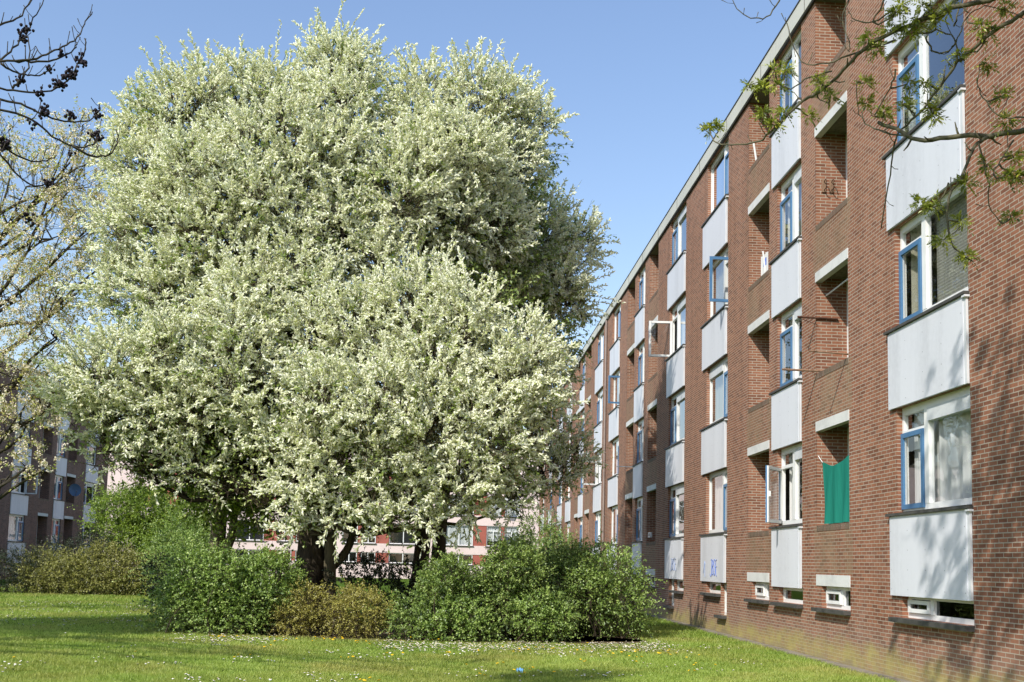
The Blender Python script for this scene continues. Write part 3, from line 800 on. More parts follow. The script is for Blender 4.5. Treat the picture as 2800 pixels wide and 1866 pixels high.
# spray-can scrawl on two of the lowest panels
def scrawl(parent, yc, zc, w, h, mat, arrow=None):
    letters = [
        [(0.10, .95), (0.24, .98), (0.22, .5), (0.20, .05), (0.08, -.08), (0.0, .08)],                        # J
        [(0.30, .95), (0.31, .5), (0.30, .02)], [(0.30, .95), (0.45, .88), (0.44, .60), (0.32, .52), (0.47, .42), (0.47, .12), (0.30, .02)],  # B
        [(0.72, .90), (0.62, 1.0), (0.55, .82), (0.62, .58), (0.72, .40), (0.70, .10), (0.58, -.02), (0.52, .12)],   # S
        [(0.98, .98), (0.82, .90), (0.80, .45), (0.84, .02), (0.97, -.02)], [(0.80, .50), (0.96, .56)],             # E
    ]
    mb = MB()
    for st in letters:
        pts = [(6.944, yc + w / 2 - w * a, zc - h / 2 + h * b) for a, b in st]
        mb.tube(smooth_line(pts, 4), 0.008, 4, 0)
    mb.build("graffiti", [mat, M["ink_pale"]], parent)
    mb = MB()
    if arrow:
        ya, za = arrow
        mb.tube([(6.944, ya - 0.02, za), (6.944, ya, za + 0.42)], 0.009, 4, 1)
        mb.tube([(6.944, ya + 0.16, za + 0.10), (6.944, ya + 0.09, za + 0.20), (6.944, ya, za + 0.42), (6.944, ya - 0.06, za + 0.33)], 0.009, 4, 1)
        mb.build("graffiti_arrow", [mat, M["ink_pale"]], parent)

def smooth_line(pts, n):
    P = [np.array(p, float) for p in pts]
    P = [2 * P[0] - P[1]] + P + [2 * P[-1] - P[-2]]
    out = []
    for i in range(1, len(P) - 2):
        for j in range(n):
            t = j / n
            a, b, c, d = P[i - 1], P[i], P[i + 1], P[i + 2]
            out.append(0.5 * ((2 * b) + (c - a) * t + (2 * a - 5 * b + 4 * c - d) * t * t + (3 * b - a - 3 * c + d) * t ** 3))
    out.append(P[-2])
    return [tuple(map(float, p)) for p in out]

scrawl(spec["panels"][(0, 2, 0)], 27.55, 1.68, 0.72, 0.42, M["ink"], (28.52, 1.42))
scrawl(spec["panels"][(1, 0, 0)], 32.60, 1.75, 0.85, 0.36, M["ink_pale"])

BL = Bld(-26.6, -1, -0.32)
spec_l = {(1, 0, 1): dict(ang=80, curt=[("c_white", 0.3, 0.5, 1)], box=False), (1, 0, 0): dict(curt=[("c_white", 0, 1, 1)], box=False),
          (1, 1, 0): dict(curt=[("c_white", 0, 1, 1)], box=False), (1, 1, 1): dict(curt=[("c_white", 0, 0.5, 1)], box=False),
          (1, 1, 2): dict(curt=[("c_white", 0.2, 0.7, 1)], box=False)}
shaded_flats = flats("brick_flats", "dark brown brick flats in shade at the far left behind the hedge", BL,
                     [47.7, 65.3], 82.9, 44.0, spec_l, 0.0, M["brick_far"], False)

# ------------------------------------------------------------------ pink block closing the yard
def pink_block():
    Y = 100.0
    root = empty("rendered_flats", (-10, Y, 0), "pale pink rendered block with red panels behind the trees", "apartment building")
    seq = []      # (kind, x0, x1)
    def section(x):   # pair, red, two-light, wall, two-light, red, pair
        L = [("w", 1.42), ("post", .36), ("w", 1.35), ("red", 1.27), ("tl", 2.64), ("wall", 2.6), ("tl", 2.64), ("red", 1.27), ("w", 1.35), ("post", .36), ("w", 1.42)]
        for kd, w in L:
            if kd != "wall": seq.append((kd, x, x + w))
            x += w
        return x
    x = 6.52 - (1.42 * 2 + .36 * 2 + 1.35 * 2 + 1.27 * 2 + 2.64 * 2 + 2.6)
    section(x); section(x - 16.68 - 2.9); section(x - 2 * (16.68 + 2.9)); section(6.52 + 3.2)
    rows = [(3.25 + 2.87 * k, 5.17 + 2.87 * k) for k in range(3)] + [(1.45, 2.4)]
    mb = MB()
    xs0, xs1, ztop = -52.0, 28.0, 12.2
    xl = sorted(set([xs0, xs1] + [v for s in seq for v in s[1:]]))
    zl = sorted(set([-0.5, ztop] + [v for r in rows for v in r]))
    for za, zb in zip(zl[:-1], zl[1:]):
        zc = (za + zb) / 2
        inrow = any(r[0] < zc < r[1] for r in rows)
        run = None
        for xa, xb in zip(xl[:-1], xl[1:]):
            xc = (xa + xb) / 2
            hole = inrow and any(s[1] < xc < s[2] for s in seq)
            if hole:
                if run: mb.face([(run[0], Y, za), (run[1], Y, za), (run[1], Y, zb), (run[0], Y, zb)]); run = None
            elif run: run[1] = xb
            else: run = [xa, xb]
        if run: mb.face([(run[0], Y, za), (run[1], Y, za), (run[1], Y, zb), (run[0], Y, zb)])
    mb.face([(xs0, Y, -.5), (xs0, Y + 10, -.5), (xs0, Y + 10, ztop), (xs0, Y, ztop)])
    mb.face([(xs1, Y, -.5), (xs1, Y + 10, -.5), (xs1, Y + 10, ztop), (xs1, Y, ztop)])
    for kd, a, b in seq:
        for z0, z1 in rows:
            for q in (((a, z0), (a, z1)), ((b, z0), (b, z1)), ((a, z1), (b, z1)), ((a, z0), (b, z0))):
                mb.face([(q[0][0], Y, q[0][1]), (q[0][0], Y + .14, q[0][1]), (q[1][0], Y + .14, q[1][1]), (q[1][0], Y, q[1][1])])
            if kd in ("w", "tl"):
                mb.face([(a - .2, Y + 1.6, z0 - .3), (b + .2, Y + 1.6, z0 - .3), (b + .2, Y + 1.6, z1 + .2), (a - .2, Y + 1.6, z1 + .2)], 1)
    mb.build("wall", [M["plaster"], M["room"]], root)
    rf = MB(); rf.box(xs0 - .2, xs1 + .2, Y - .3, Y + 10.2, ztop + .001, ztop + .4, 0)
    rf.build("roof", [M["fascia"]], root)
    nwin = 0
    for kd, a, b in seq:
        for ri, (z0, z1) in enumerate(rows):
            vis = -24 < a < 8
            if kd in ("red", "post"):
                p = MB(); p.box(a + .002, b - .002, Y + .05, Y + .12, z0 + .002, z1 - .002)
                p.build("red_panel", [M["redpanel"]], root)
                continue
            if not vis: continue
            fr = MB(); f = .07
            fr.box(a, a + f, Y + .06, Y + .13, z0, z1); fr.box(b - f, b, Y + .06, Y + .13, z0, z1)
            fr.box(a + f, b - f, Y + .06, Y + .13, z0, z0 + f); fr.box(a + f, b - f, Y + .06, Y + .13, z1 - f, z1)
            if ri < 3 and kd == "w":
                fr.box(a + f, b - f, Y + .055, Y + .13, z1 - .52, z1 - .44)
            c = (a + b) / 2 if kd == "tl" else a + (b - a) * .48
            fr.box(c - .04, c + .04, Y + .05, Y + .13, z0 + f, z1 - (.52 if (ri < 3 and kd == "w") else f))
            w = fr.build("window", [M["white"]], root)
            pn = MB(); pn.face([(a + f, Y + .1, z0 + f), (b - f, Y + .1, z0 + f), (b - f, Y + .1, z1 - f), (a + f, Y + .1, z1 - f)])
            pn.build("pane", [M["glass"]], w)
            s = MB(); s.box(a - .08, b + .08, Y - .10, Y + .055, z0 - .10, z0 - .004); s.build("sill", [M["sill"]], w)
            if ri < 3 and random.random() < 0.75:
                cm = random.choice(["c_white", "c_net", "c_white", "c_red"])
                lo = z0 + (0.0 if random.random() < .6 else .5)
                cb = MB(); n = 14; pv = None
                for i in range(n + 1):
                    xx = a + f + (b - a - 2 * f) * i / n
                    yy = Y + .24 + .03 * math.sin(i * 2.1)
                    if pv: cb.face([(pv[0], pv[1], lo), (xx, yy, lo), (xx, yy, z1), (pv[0], pv[1], z1)])
                    pv = (xx, yy)
                cb.build("curtain", [M[cm]], w)
    return root
pink_block()

# ------------------------------------------------------------------ plants
def unit(v):
    return v / np.maximum(np.linalg.norm(v, axis=-1, keepdims=True), 1e-9)

def rand_unit(n):
    return unit(rng.normal(size=(n, 3)))

def lumpy(u, seed, amp=0.22):
    """smooth bumpy factor for directions u"""
    r = np.random.default_rng(seed)
    f = np.ones(len(u))
    for _ in range(5):
        k = unit(r.normal(size=(1, 3)))[0] * r.uniform(2, 5)
        f += amp / 2.2 * np.sin(u @ k + r.uniform(0, 6))
    return f

def shoots(lobes, dens, length, up=0.45, inner=0.55, keep_back=0.45, out=0.8, zmin=None, squash=1.0, seed=0):
    """points and directions of leafy shoots spread through the shells of round lobes"""
    P, D, L = [], [], []
    C = np.array([l[:3] for l in lobes], float); RR = np.array([l[3] for l in lobes], float)
    for i, (x, y, z, r) in enumerate(lobes):
        n = int(dens * 4 * math.pi * r * r)
        if n < 6: n = 6
        u = rand_unit(n)
        u[:, 2] *= 1.0
        s = rng.uniform(inner, 1.0, n) ** 0.8
        rad = r * lumpy(u, 100 + seed * 50 + i)
        p = np.array([x, y, z]) + u * (rad * s)[:, None] * np.array([1, 1, squash])
        d = unit(u * out + np.array([0, 0, up]) + rng.normal(size=(n, 3)) * 0.35)
        ok = np.ones(n, bool)
        for j in range(len(lobes)):
            if j == i: continue
            dd = np.linalg.norm(p - C[j], axis=1)
            ok &= ~((dd < RR[j] * 0.62))
        ok &= (u[:, 1] < 0.35) | (rng.random(n) < keep_back)
        if zmin is not None: ok &= p[:, 2] > zmin
        P.append(p[ok]); D.append(d[ok])
        L.append(rng.uniform(*length, ok.sum()))
    return np.concatenate(P), np.concatenate(D), np.concatenate(L)

def along(P, D, L, k, t0=0.1, droop=0.0):
    """k stations on each shoot -> points, local direction, parameter"""
    n = len(P)
    t = (np.arange(k) + rng.random((n, k))) / k * (1 - t0) + t0
    bend = np.array([0, 0, -1.0]) * droop
    pts = P[:, None, :] + D[:, None, :] * (t * L[:, None])[..., None] + bend * ((t ** 2) * L[:, None])[..., None]
    dr = unit(D[:, None, :] + bend * (2 * t)[..., None])
    return pts.reshape(-1, 3), dr.reshape(-1, 3), t.ravel()

def leaf_quads(pts, dirs, length, width, fold=0.25, nrm=None):
    """diamond leaves, one quad each, cupped a little"""
    n = len(pts)
    if nrm is None: nrm = unit(rand_unit(n) * 0.8 + np.array([-0.25, -0.40, 0.75]))   # leaves turn to the light
    side = unit(np.cross(dirs, nrm)); nn = np.cross(side, dirs)
    L = rng.uniform(length[0], length[1], n)[:, None]; W = rng.uniform(width[0], width[1], n)[:, None] * 0.5
    a = pts; m = pts + dirs * L * 0.48; tip = pts + dirs * L - nn * L * fold * 0.3
    V = np.stack([a, m + side * W + nn * W * fold, tip, m - side * W + nn * W * fold], 1).reshape(-1, 3)
    F = np.arange(4 * n, dtype=np.int32).reshape(n, 4)
    return V, F

def spindles(pts, dirs, length, rad):
    """little fluffy cones of flowers: three-sided, two rings and a tip"""
    n = len(pts)
    a = unit(np.cross(dirs, rand_unit(n))); b = np.cross(dirs, a)
    L = rng.uniform(length[0], length[1], n)[:, None]; r = rng.uniform(rad[0], rad[1], n)[:, None]
    sag = np.array([0, 0, -1.0]) * L * 0.12
    rings = []
    for t, w in ((0.08, 0.75), (0.62, 1.05)):
        c = pts + dirs * L * t + sag * t * t
        for k in range(3):
            th = 2 * math.pi * k / 3 + t * 1.6
            j = rng.uniform(0.75, 1.3, n)[:, None]
            rings.append(c + (a * math.cos(th) + b * math.sin(th)) * r * w * j)
    rings.append(pts + dirs * L + sag)
    V = np.stack(rings, 1).reshape(-1, 3)
    o = (np.arange(n, dtype=np.int32) * 7)[:, None]
    Q, T = [], []
    for k in range(3):
        k2 = (k + 1) % 3
        Q.append(o + np.array([[k, k2, 3 + k2, 3 + k]], np.int32))
        T.append(o + np.array([[3 + k, 3 + k2, 6]], np.int32))
    return V, np.concatenate(Q), np.concatenate(T)

def satellites(lobes, k, seed, shrink=0.84, size=(0.38, 0.6)):
    """break round lobes up with smaller ones budding from their skins"""
    g = np.random.default_rng(seed); out = []
    for x, y, z, r in lobes:
        out.append((x, y, z, r * shrink))
        for _ in range(k):
            u = g.normal(size=3); u /= np.linalg.norm(u)
            if u[1] > 0.3: u[1] = -u[1]
            rr = r * g.uniform(*size)
            d = r * 0.95 - rr * 0.75
            out.append((x + u[0] * d, y + u[1] * d, z + u[2] * d, rr))
    return out

def twig_strips(P, D, L, r, droop=0.0, back=0.0):
    """thin three-sided twigs carrying the shoots"""
    n = len(P)
    a = unit(np.cross(D, rand_unit(n))); b = np.cross(D, a)
    vs = []
    for t, w in ((-back, 1.0), (0.5, 0.6), (1.0, 0.25)):
        c = P + D * (L * t)[:, None] + np.array([0, 0, -1.0]) * droop * (L * max(t, 0) ** 2)[:, None]
        for k in range(3):
            th = 2 * math.pi * k / 3
            vs.append(c + (a * math.cos(th) + b * math.sin(th)) * r * w)
    V = np.stack(vs, 1).reshape(-1, 3)
    o = (np.arange(n, dtype=np.int32) * 9)[:, None]
    Q = []
    for ring in (0, 3):
        for k in range(3):
            k2 = (k + 1) % 3
            Q.append(o + np.array([[ring + k, ring + k2, ring + 3 + k2, ring + 3 + k]], np.int32))
    return V, np.concatenate(Q)

def curve_pts(a, b, n=6, sag=0.0, jit=0.06, lift=0.0):
    a = np.array(a, float); b = np.array(b, float)
    L = np.linalg.norm(b - a)
    out = []
    o1, o2 = rng.normal(size=3) * jit * L, rng.normal(size=3) * jit * L
    for i in range(n + 1):
        t = i / n
        p = a * (1 - t) + b * t + o1 * math.sin(math.pi * t) + o2 * math.sin(2 * math.pi * t)
        p[2] += lift * L * math.sin(math.pi * t) - sag * L * t * t
        out.append(tuple(p))
    return out

def tree_wood(mb, base, top, r0, lobes, subs=7, fork=(0.35, 1.0), limb=0.45, lean_n=7, jit=0.012, flare=1.25):
    """trunk from base to top, one limb to every lobe, boughs out to the lobe's skin"""
    tp = curve_pts(base, top, lean_n, 0, jit)
    nT = len(tp)
    rr = [r0 * (flare if i == 0 else 1.0) * (1 - 0.62 * i / (nT - 1)) for i in range(nT)]
    mb.tube(tp, rr, 10)
    T = np.array(tp)
    for (x, y, z, r) in lobes:
        c = np.array([x, y, z])
        # leave the trunk below the lobe
        want = z - 0.55 * np.linalg.norm(c[:2] - T[:, :2].mean(0)) - 0.8
        i = int(np.clip(np.argmin(np.abs(T[:, 2] - want)), int(nT * fork[0]), nT - 1))
        s = T[i]
        Ld = np.linalg.norm(c - s)
        rb = min(rr[i] * 0.7, 0.025 + 0.016 * Ld + 0.03 * r) * limb / 0.45
        lp = curve_pts(s, c, 7, 0, 0.05, -0.05)
        mb.tube(lp, [rb * (1 - 0.75 * j / 7) for j in range(8)], 6)
        for q in range(max(3, int(subs * r))):
            u = rand_unit(1)[0]; u[2] = abs(u[2]) * 0.7 + 0.1 * u[2]
            if u[1] > 0.5: u[1] = -u[1]
            e = c + u * r * rng.uniform(0.75, 1.02)
            st = np.array(lp[int(rng.integers(4, 8))])
            sp = curve_pts(st, e, 4, 0, 0.08)
            mb.tube(sp, [rb * 0.34, rb * 0.26, rb * 0.18, rb * 0.11, 0.005], 4, cap=False)

def blossom_tree(name, label, base, top, r0, lobes, inner_lobes, bark, seed, dens=14.5, bloom=1.0, group=None, low_green=None, fork=(0.35, 1.0)):
    root = empty(name, base, label, "tree", group)
    mb = MB()
    tree_wood(mb, base, top, r0, lobes, fork=fork)
    mb.build("trunk", [bark], root, smooth=True)
    sat = satellites(lobes, 3, seed, 0.78, (0.32, 0.54))
    P, D, L = shoots(sat, dens, (0.42, 0.90), up=0.60, inner=0.45, seed=seed)
    long_ = rng.random(len(L)) < 0.06
    L[long_] *= 1.7
    # fewer flowers low down and on the undersides
    fl = np.full(len(P), bloom)
    if low_green is not None:
        fl *= np.clip((P[:, 2] - low_green[0]) / (low_green[1] - low_green[0]), 0.15, 1.0)
    has = rng.random(len(P)) < fl
    tv, tq = twig_strips(P, D, L, 0.009, 0.10, 0.5)
    # flowers
    pts, dr, t = along(P[has], D[has], L[has], 25, 0.05, 0.10)
    keep = rng.random(len(pts)) < 0.92
    pts, dr = pts[keep], dr[keep]
    fd = unit(dr * 0.75 + rand_unit(len(pts)) * 0.75 + np.array([0, -0.08, 0.18]))
    V, Q, T = spindles(pts, fd, (0.085, 0.155), (0.0165, 0.0255))
    tint = np.repeat(np.clip(rng.normal(0.55, 0.27, len(pts)), 0, 1), 7)
    mesh_np("blossom", V, [Q, T], [M["blossom"]], None, tint, root)
    # leaves, among and behind the flowers
    lp, ld, t = along(P, D, L, 6, 0.0, 0.10)
    n = len(lp)
    ldir = unit(ld * 0.6 + rand_unit(n) * 0.8)
    LV, LF = leaf_quads(lp, ldir, (0.055, 0.10), (0.03, 0.05))
    lt = np.repeat(np.clip(rng.normal(0.55, 0.24, n), 0, 1), 4)
    bare = (~has).sum()
    # inner leaves, coloured darker to stand for crown shade
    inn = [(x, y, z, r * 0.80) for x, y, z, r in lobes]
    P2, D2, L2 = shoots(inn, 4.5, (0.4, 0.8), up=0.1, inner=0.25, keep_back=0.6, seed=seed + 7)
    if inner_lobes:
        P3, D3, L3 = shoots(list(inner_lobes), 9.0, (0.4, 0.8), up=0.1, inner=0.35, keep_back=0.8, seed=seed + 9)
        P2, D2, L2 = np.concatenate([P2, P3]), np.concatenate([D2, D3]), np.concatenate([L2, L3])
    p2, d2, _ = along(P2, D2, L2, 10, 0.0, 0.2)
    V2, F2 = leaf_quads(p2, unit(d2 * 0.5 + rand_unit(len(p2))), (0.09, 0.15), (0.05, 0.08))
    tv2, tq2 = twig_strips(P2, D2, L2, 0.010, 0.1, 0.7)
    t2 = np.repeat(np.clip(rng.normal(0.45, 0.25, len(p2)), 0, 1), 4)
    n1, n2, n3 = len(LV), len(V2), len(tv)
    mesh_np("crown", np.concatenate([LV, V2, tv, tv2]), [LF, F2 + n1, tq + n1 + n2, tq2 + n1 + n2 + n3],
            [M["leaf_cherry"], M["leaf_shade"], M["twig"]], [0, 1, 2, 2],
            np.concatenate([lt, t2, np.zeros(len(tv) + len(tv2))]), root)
    return root

def leafy_tree(name, label, base, top, r0, lobes, bark, leafmat, seed, dens=24, leaf=((0.07, 0.12), (0.06, 0.10)), k=9, up=0.2, keep_back=0.6, subs=6, inner=0.35, slen=(0.3, 0.6), fork=(0.35, 1.0)):
    root = empty(name, base, label, "tree")
    mb = MB(); tree_wood(mb, base, top, r0, lobes, subs, fork=fork)
    mb.build("trunk", [bark], root, smooth=True)
    P, D, L = shoots(lobes, dens, slen, up=up, inner=inner, keep_back=keep_back, seed=seed)
    lp, ld, t = along(P, D, L, k, 0.0, 0.15)
    V, F = leaf_quads(lp, unit(ld * 0.5 + rand_unit(len(lp))), *leaf)
    tv, tq = twig_strips(P, D, L, 0.007, 0.15, 0.6)
    mesh_np("crown", np.concatenate([V, tv]), [F, tq + len(V)], [leafmat, M["twig"]], [0, 1],
            np.concatenate([np.repeat(np.clip(rng.normal(0.5, 0.25, len(lp)), 0, 1), 4), np.zeros(len(tv))]), root)
    return root

def bush(name, label, lobes, leafmat, seed, dens=48, leaf=((0.040, 0.066), (0.026, 0.042)), k=13, up=0.55, slen=(0.16, 0.42), droop=0.32,
         group=None, inner=0.5, stems=14, out=0.8, cat="bush", tuft=9):
    L_ = np.array(lobes)
    base = (float(L_[:, 0].mean()), float(L_[:, 1].mean()), 0.0)
    root = empty(name, base, label, cat, group)
    mb = MB()
    for (x, y, z, r) in lobes:
        for q in range(max(2, int(stems * r / len(lobes) + 2))):
            b = (x + rng.normal() * r * 0.35, y + rng.normal() * r * 0.3, -0.02)
            u = rand_unit(1)[0]
            e = (x + u[0] * r * 0.85, y + u[1] * r * 0.85, z + abs(u[2]) * r * 0.8)
            mb.tube(curve_pts(b, e, 4, 0, 0.07), [0.016, 0.013, 0.010, 0.007, 0.003], 4, cap=False)
    mb.build("stems", [M["twig"]], root)
    tufts = satellites(lobes, tuft, seed, 0.78, (0.20, 0.44))
    P, D, L = shoots(tufts, dens, slen, up=up, inner=inner, keep_back=0.5, zmin=0.02, seed=seed, out=out)
    stray = rng.random(len(L)) < 0.07
    L[stray] *= rng.uniform(1.5, 2.6, stray.sum())
    lp, ld, t = along(P, D, L, k, 0.0, droop)
    lp[:, 2] = np.maximum(lp[:, 2], 0.01)
    V, F = leaf_quads(lp, unit(ld * 0.45 + rand_unit(len(lp)) * 0.9 + np.array([0, -0.1, 0.1])), *leaf)
    tint = np.clip(rng.normal(0.42, 0.2, len(P)), 0, 1)[:, None] * 0.5 + rng.normal(0.27, 0.16, (len(P), k)) + 0.12 * (t.reshape(len(P), k) - 0.5)
    tint = np.repeat(np.clip(tint.ravel(), 0, 1), 4)
    tv, tq = twig_strips(P, D, L, 0.003, droop, 0.3)
    # sparse larger leaves deeper in close the bush up
    inn = [(x, y, z, r * 0.78) for x, y, z, r in lobes]
    P2, D2, L2 = shoots(inn, dens * 0.35, slen, up=0.2, inner=0.2, keep_back=0.5, zmin=0.02, seed=seed + 3)
    p2, d2, _ = along(P2, D2, L2, 8, 0.0, 0.2)
    V2, F2 = leaf_quads(p2, unit(d2 * 0.4 + rand_unit(len(p2))), (leaf[0][1] * 1.1, leaf[0][1] * 1.7), (leaf[1][1] * 1.1, leaf[1][1] * 1.6))
    t2 = np.repeat(np.clip(rng.normal(0.15, 0.12, len(p2)), 0, 1), 4)  # low tint paints the shade inside the bush into these leaves
    a, b = len(V), len(V) + len(V2)
    mesh_np("foliage", np.concatenate([V, V2, tv]), [F, F2 + a, tq + b], [leafmat, M["twig"]], [0, 0, 1],
            np.concatenate([tint, t2, np.zeros(len(tv))]), root)
    return root

# --- the flowering bird cherries
blossom_tree("bird_cherry_tree", "tall bird cherry in white flower with the thick dark leaning trunk", (-3.38, 26.0, 0), (-3.1, 26.4, 11.5), 0.38,
             LOBES_FRONT_LEFT, [l for l in LOBES_INNER if l[0] < -3], M["bark_dark"], 1, low_green=(2.6, 4.6))
blossom_tree("bird_cherry_tree", "white flowering bird cherry with slim dark trunk right of the forked one", (-0.95, 26.3, 0), (-0.85, 26.8, 11.6), 0.22,
             LOBES_RIGHT, [l for l in LOBES_INNER if l[0] > -3], M["bark_dark"], 2, low_green=(2.6, 4.4), fork=(0.5, 1.0))
blossom_tree("bird_cherry_tree", "low bird cherry with forked trunk and drooping white flower sprays in front", (-2.90, 26.3, 0), (-2.95, 25.6, 4.4), 0.19,
             LOBES_LOW, [(-1.98, 24.6, 4.2, 1.3)], M["bark_grey"], 3, low_green=(0.9, 1.4), fork=(0.62, 1.0))
blossom_tree("bird_cherry_tree", "greyish half shaded bird cherry standing behind at the right by the brick flats", (-0.36, 29.5, 0), (0.1, 30.2, 9.5), 0.22,
             LOBES_BACK, [(1.2, 31, 12.3, 1.7), (2.2, 31.5, 9.8, 1.5), (0.2, 32.5, 13.2, 1.9), (1.5, 33.5, 11.3, 1.9), (2.5, 30, 8.2, 1.2), (-1, 31, 12.8, 2.1), (1.0, 29.5, 10.5, 1.6)], M["bark_dark"], 4, dens=15, bloom=0.75, low_green=(2.0, 9.5), fork=(0.6, 1.0))
leafy_tree("maple_tree", "green leaved tree with mossy pale forked trunk left of the bird cherries", (-6.42, 29.0, 0), (-6.2, 29.2, 6.0), 0.27,
           LOBES_MAPLE + [(-5.3, 27.2, 3.2, 0.9), (-4.5, 27.6, 3.0, 0.75), (-6.2, 27.8, 3.3, 0.8), (-6.0, 28.6, 5.4, 1.3), (-7.4, 28.8, 5.6, 1.2), (-4.6, 29.0, 5.0, 1.1)], M["bark_grey"], M["leaf_maple"], 5, fork=(0.62, 1.0))
mbf = MB()   # side bough of the forked bird cherry
mbf.tube(smooth_line([(-2.90, 26.2, 1.45), (-2.62, 26.15, 1.75), (-2.42, 26.1, 2.2), (-2.35, 26.0, 3.2)], 3), [0.12, 0.115, 0.11, 0.105, 0.10, 0.095, 0.09, 0.085, 0.07, 0.06], 8)
mbf.build("bough", [M["bark_grey"]], bpy.data.objects["bird_cherry_tree.002"], smooth=True)
mbf = MB()   # second stem of the maple
mbf.tube([(-6.30, 29.0, 1.25), (-6.08, 28.95, 1.75), (-5.88, 28.9, 2.25), (-5.85, 28.9, 3.2)], [0.16, 0.14, 0.12, 0.09], 8)
mbf.build("bough", [M["bark_grey"]], bpy.data.objects["maple_tree"], smooth=True)

# --- pink cherry at the left edge
def pink_cherry():
    base = (-14.2, 30.4, 0)
    root = empty("cherry_tree", base, "pale pink cherry with bronze young leaves at the left edge", "tree")
    mb = MB(); tree_wood(mb, base, (-13.6, 30.4, 10.0), 0.22, LOBES_CHERRY, 6)
    mb.tube(curve_pts((-12.5, 30, 4.4), (-10.65, 29, 3.95), 6, 0.06, 0.03), [0.03, 0.025, 0.02, 0.016, 0.012, 0.008, 0.005], 5)
    mb.build("trunk", [M["bark_bare"]], root, smooth=True)
    P, D, L = shoots(LOBES_CHERRY, 10, (0.35, 0.75), up=0.25, inner=0.30, keep_back=0.55, seed=21)
    lp, ld, t = along(P, D, L, 8, 0.0, 0.1)
    V, F = leaf_quads(lp, unit(ld * 0.5 + rand_unit(len(lp))), (0.07, 0.115), (0.035, 0.06))
    tv, tq = twig_strips(P[::3], D[::3], L[::3], 0.008, 0.1, 0.8)
    mesh_np("crown", np.concatenate([V, tv]), [F, tq + len(V)], [M["leaf_bronze"], M["twig"]], [0, 1],
            np.concatenate([np.repeat(rng.random(len(lp)), 4), np.zeros(len(tv))]), root)
    has = rng.random(len(P)) < 0.62
    c, d, t = along(P[has], D[has], L[has], 4, 0.0, 0.1)
    n = len(c); kk = 9
    q = np.repeat(c, kk, 0) + rng.normal(size=(n * kk, 3)) * 0.042
    nn = rand_unit(n * kk)
    V, F = leaf_quads(q, nn, (0.04, 0.06), (0.035, 0.055))
    mesh_np("blossom", V, [F], [M["petal_pink"]], None, np.repeat(np.clip(rng.normal(0.55, 0.25, n * kk), 0, 1), 4), root)
pink_cherry()

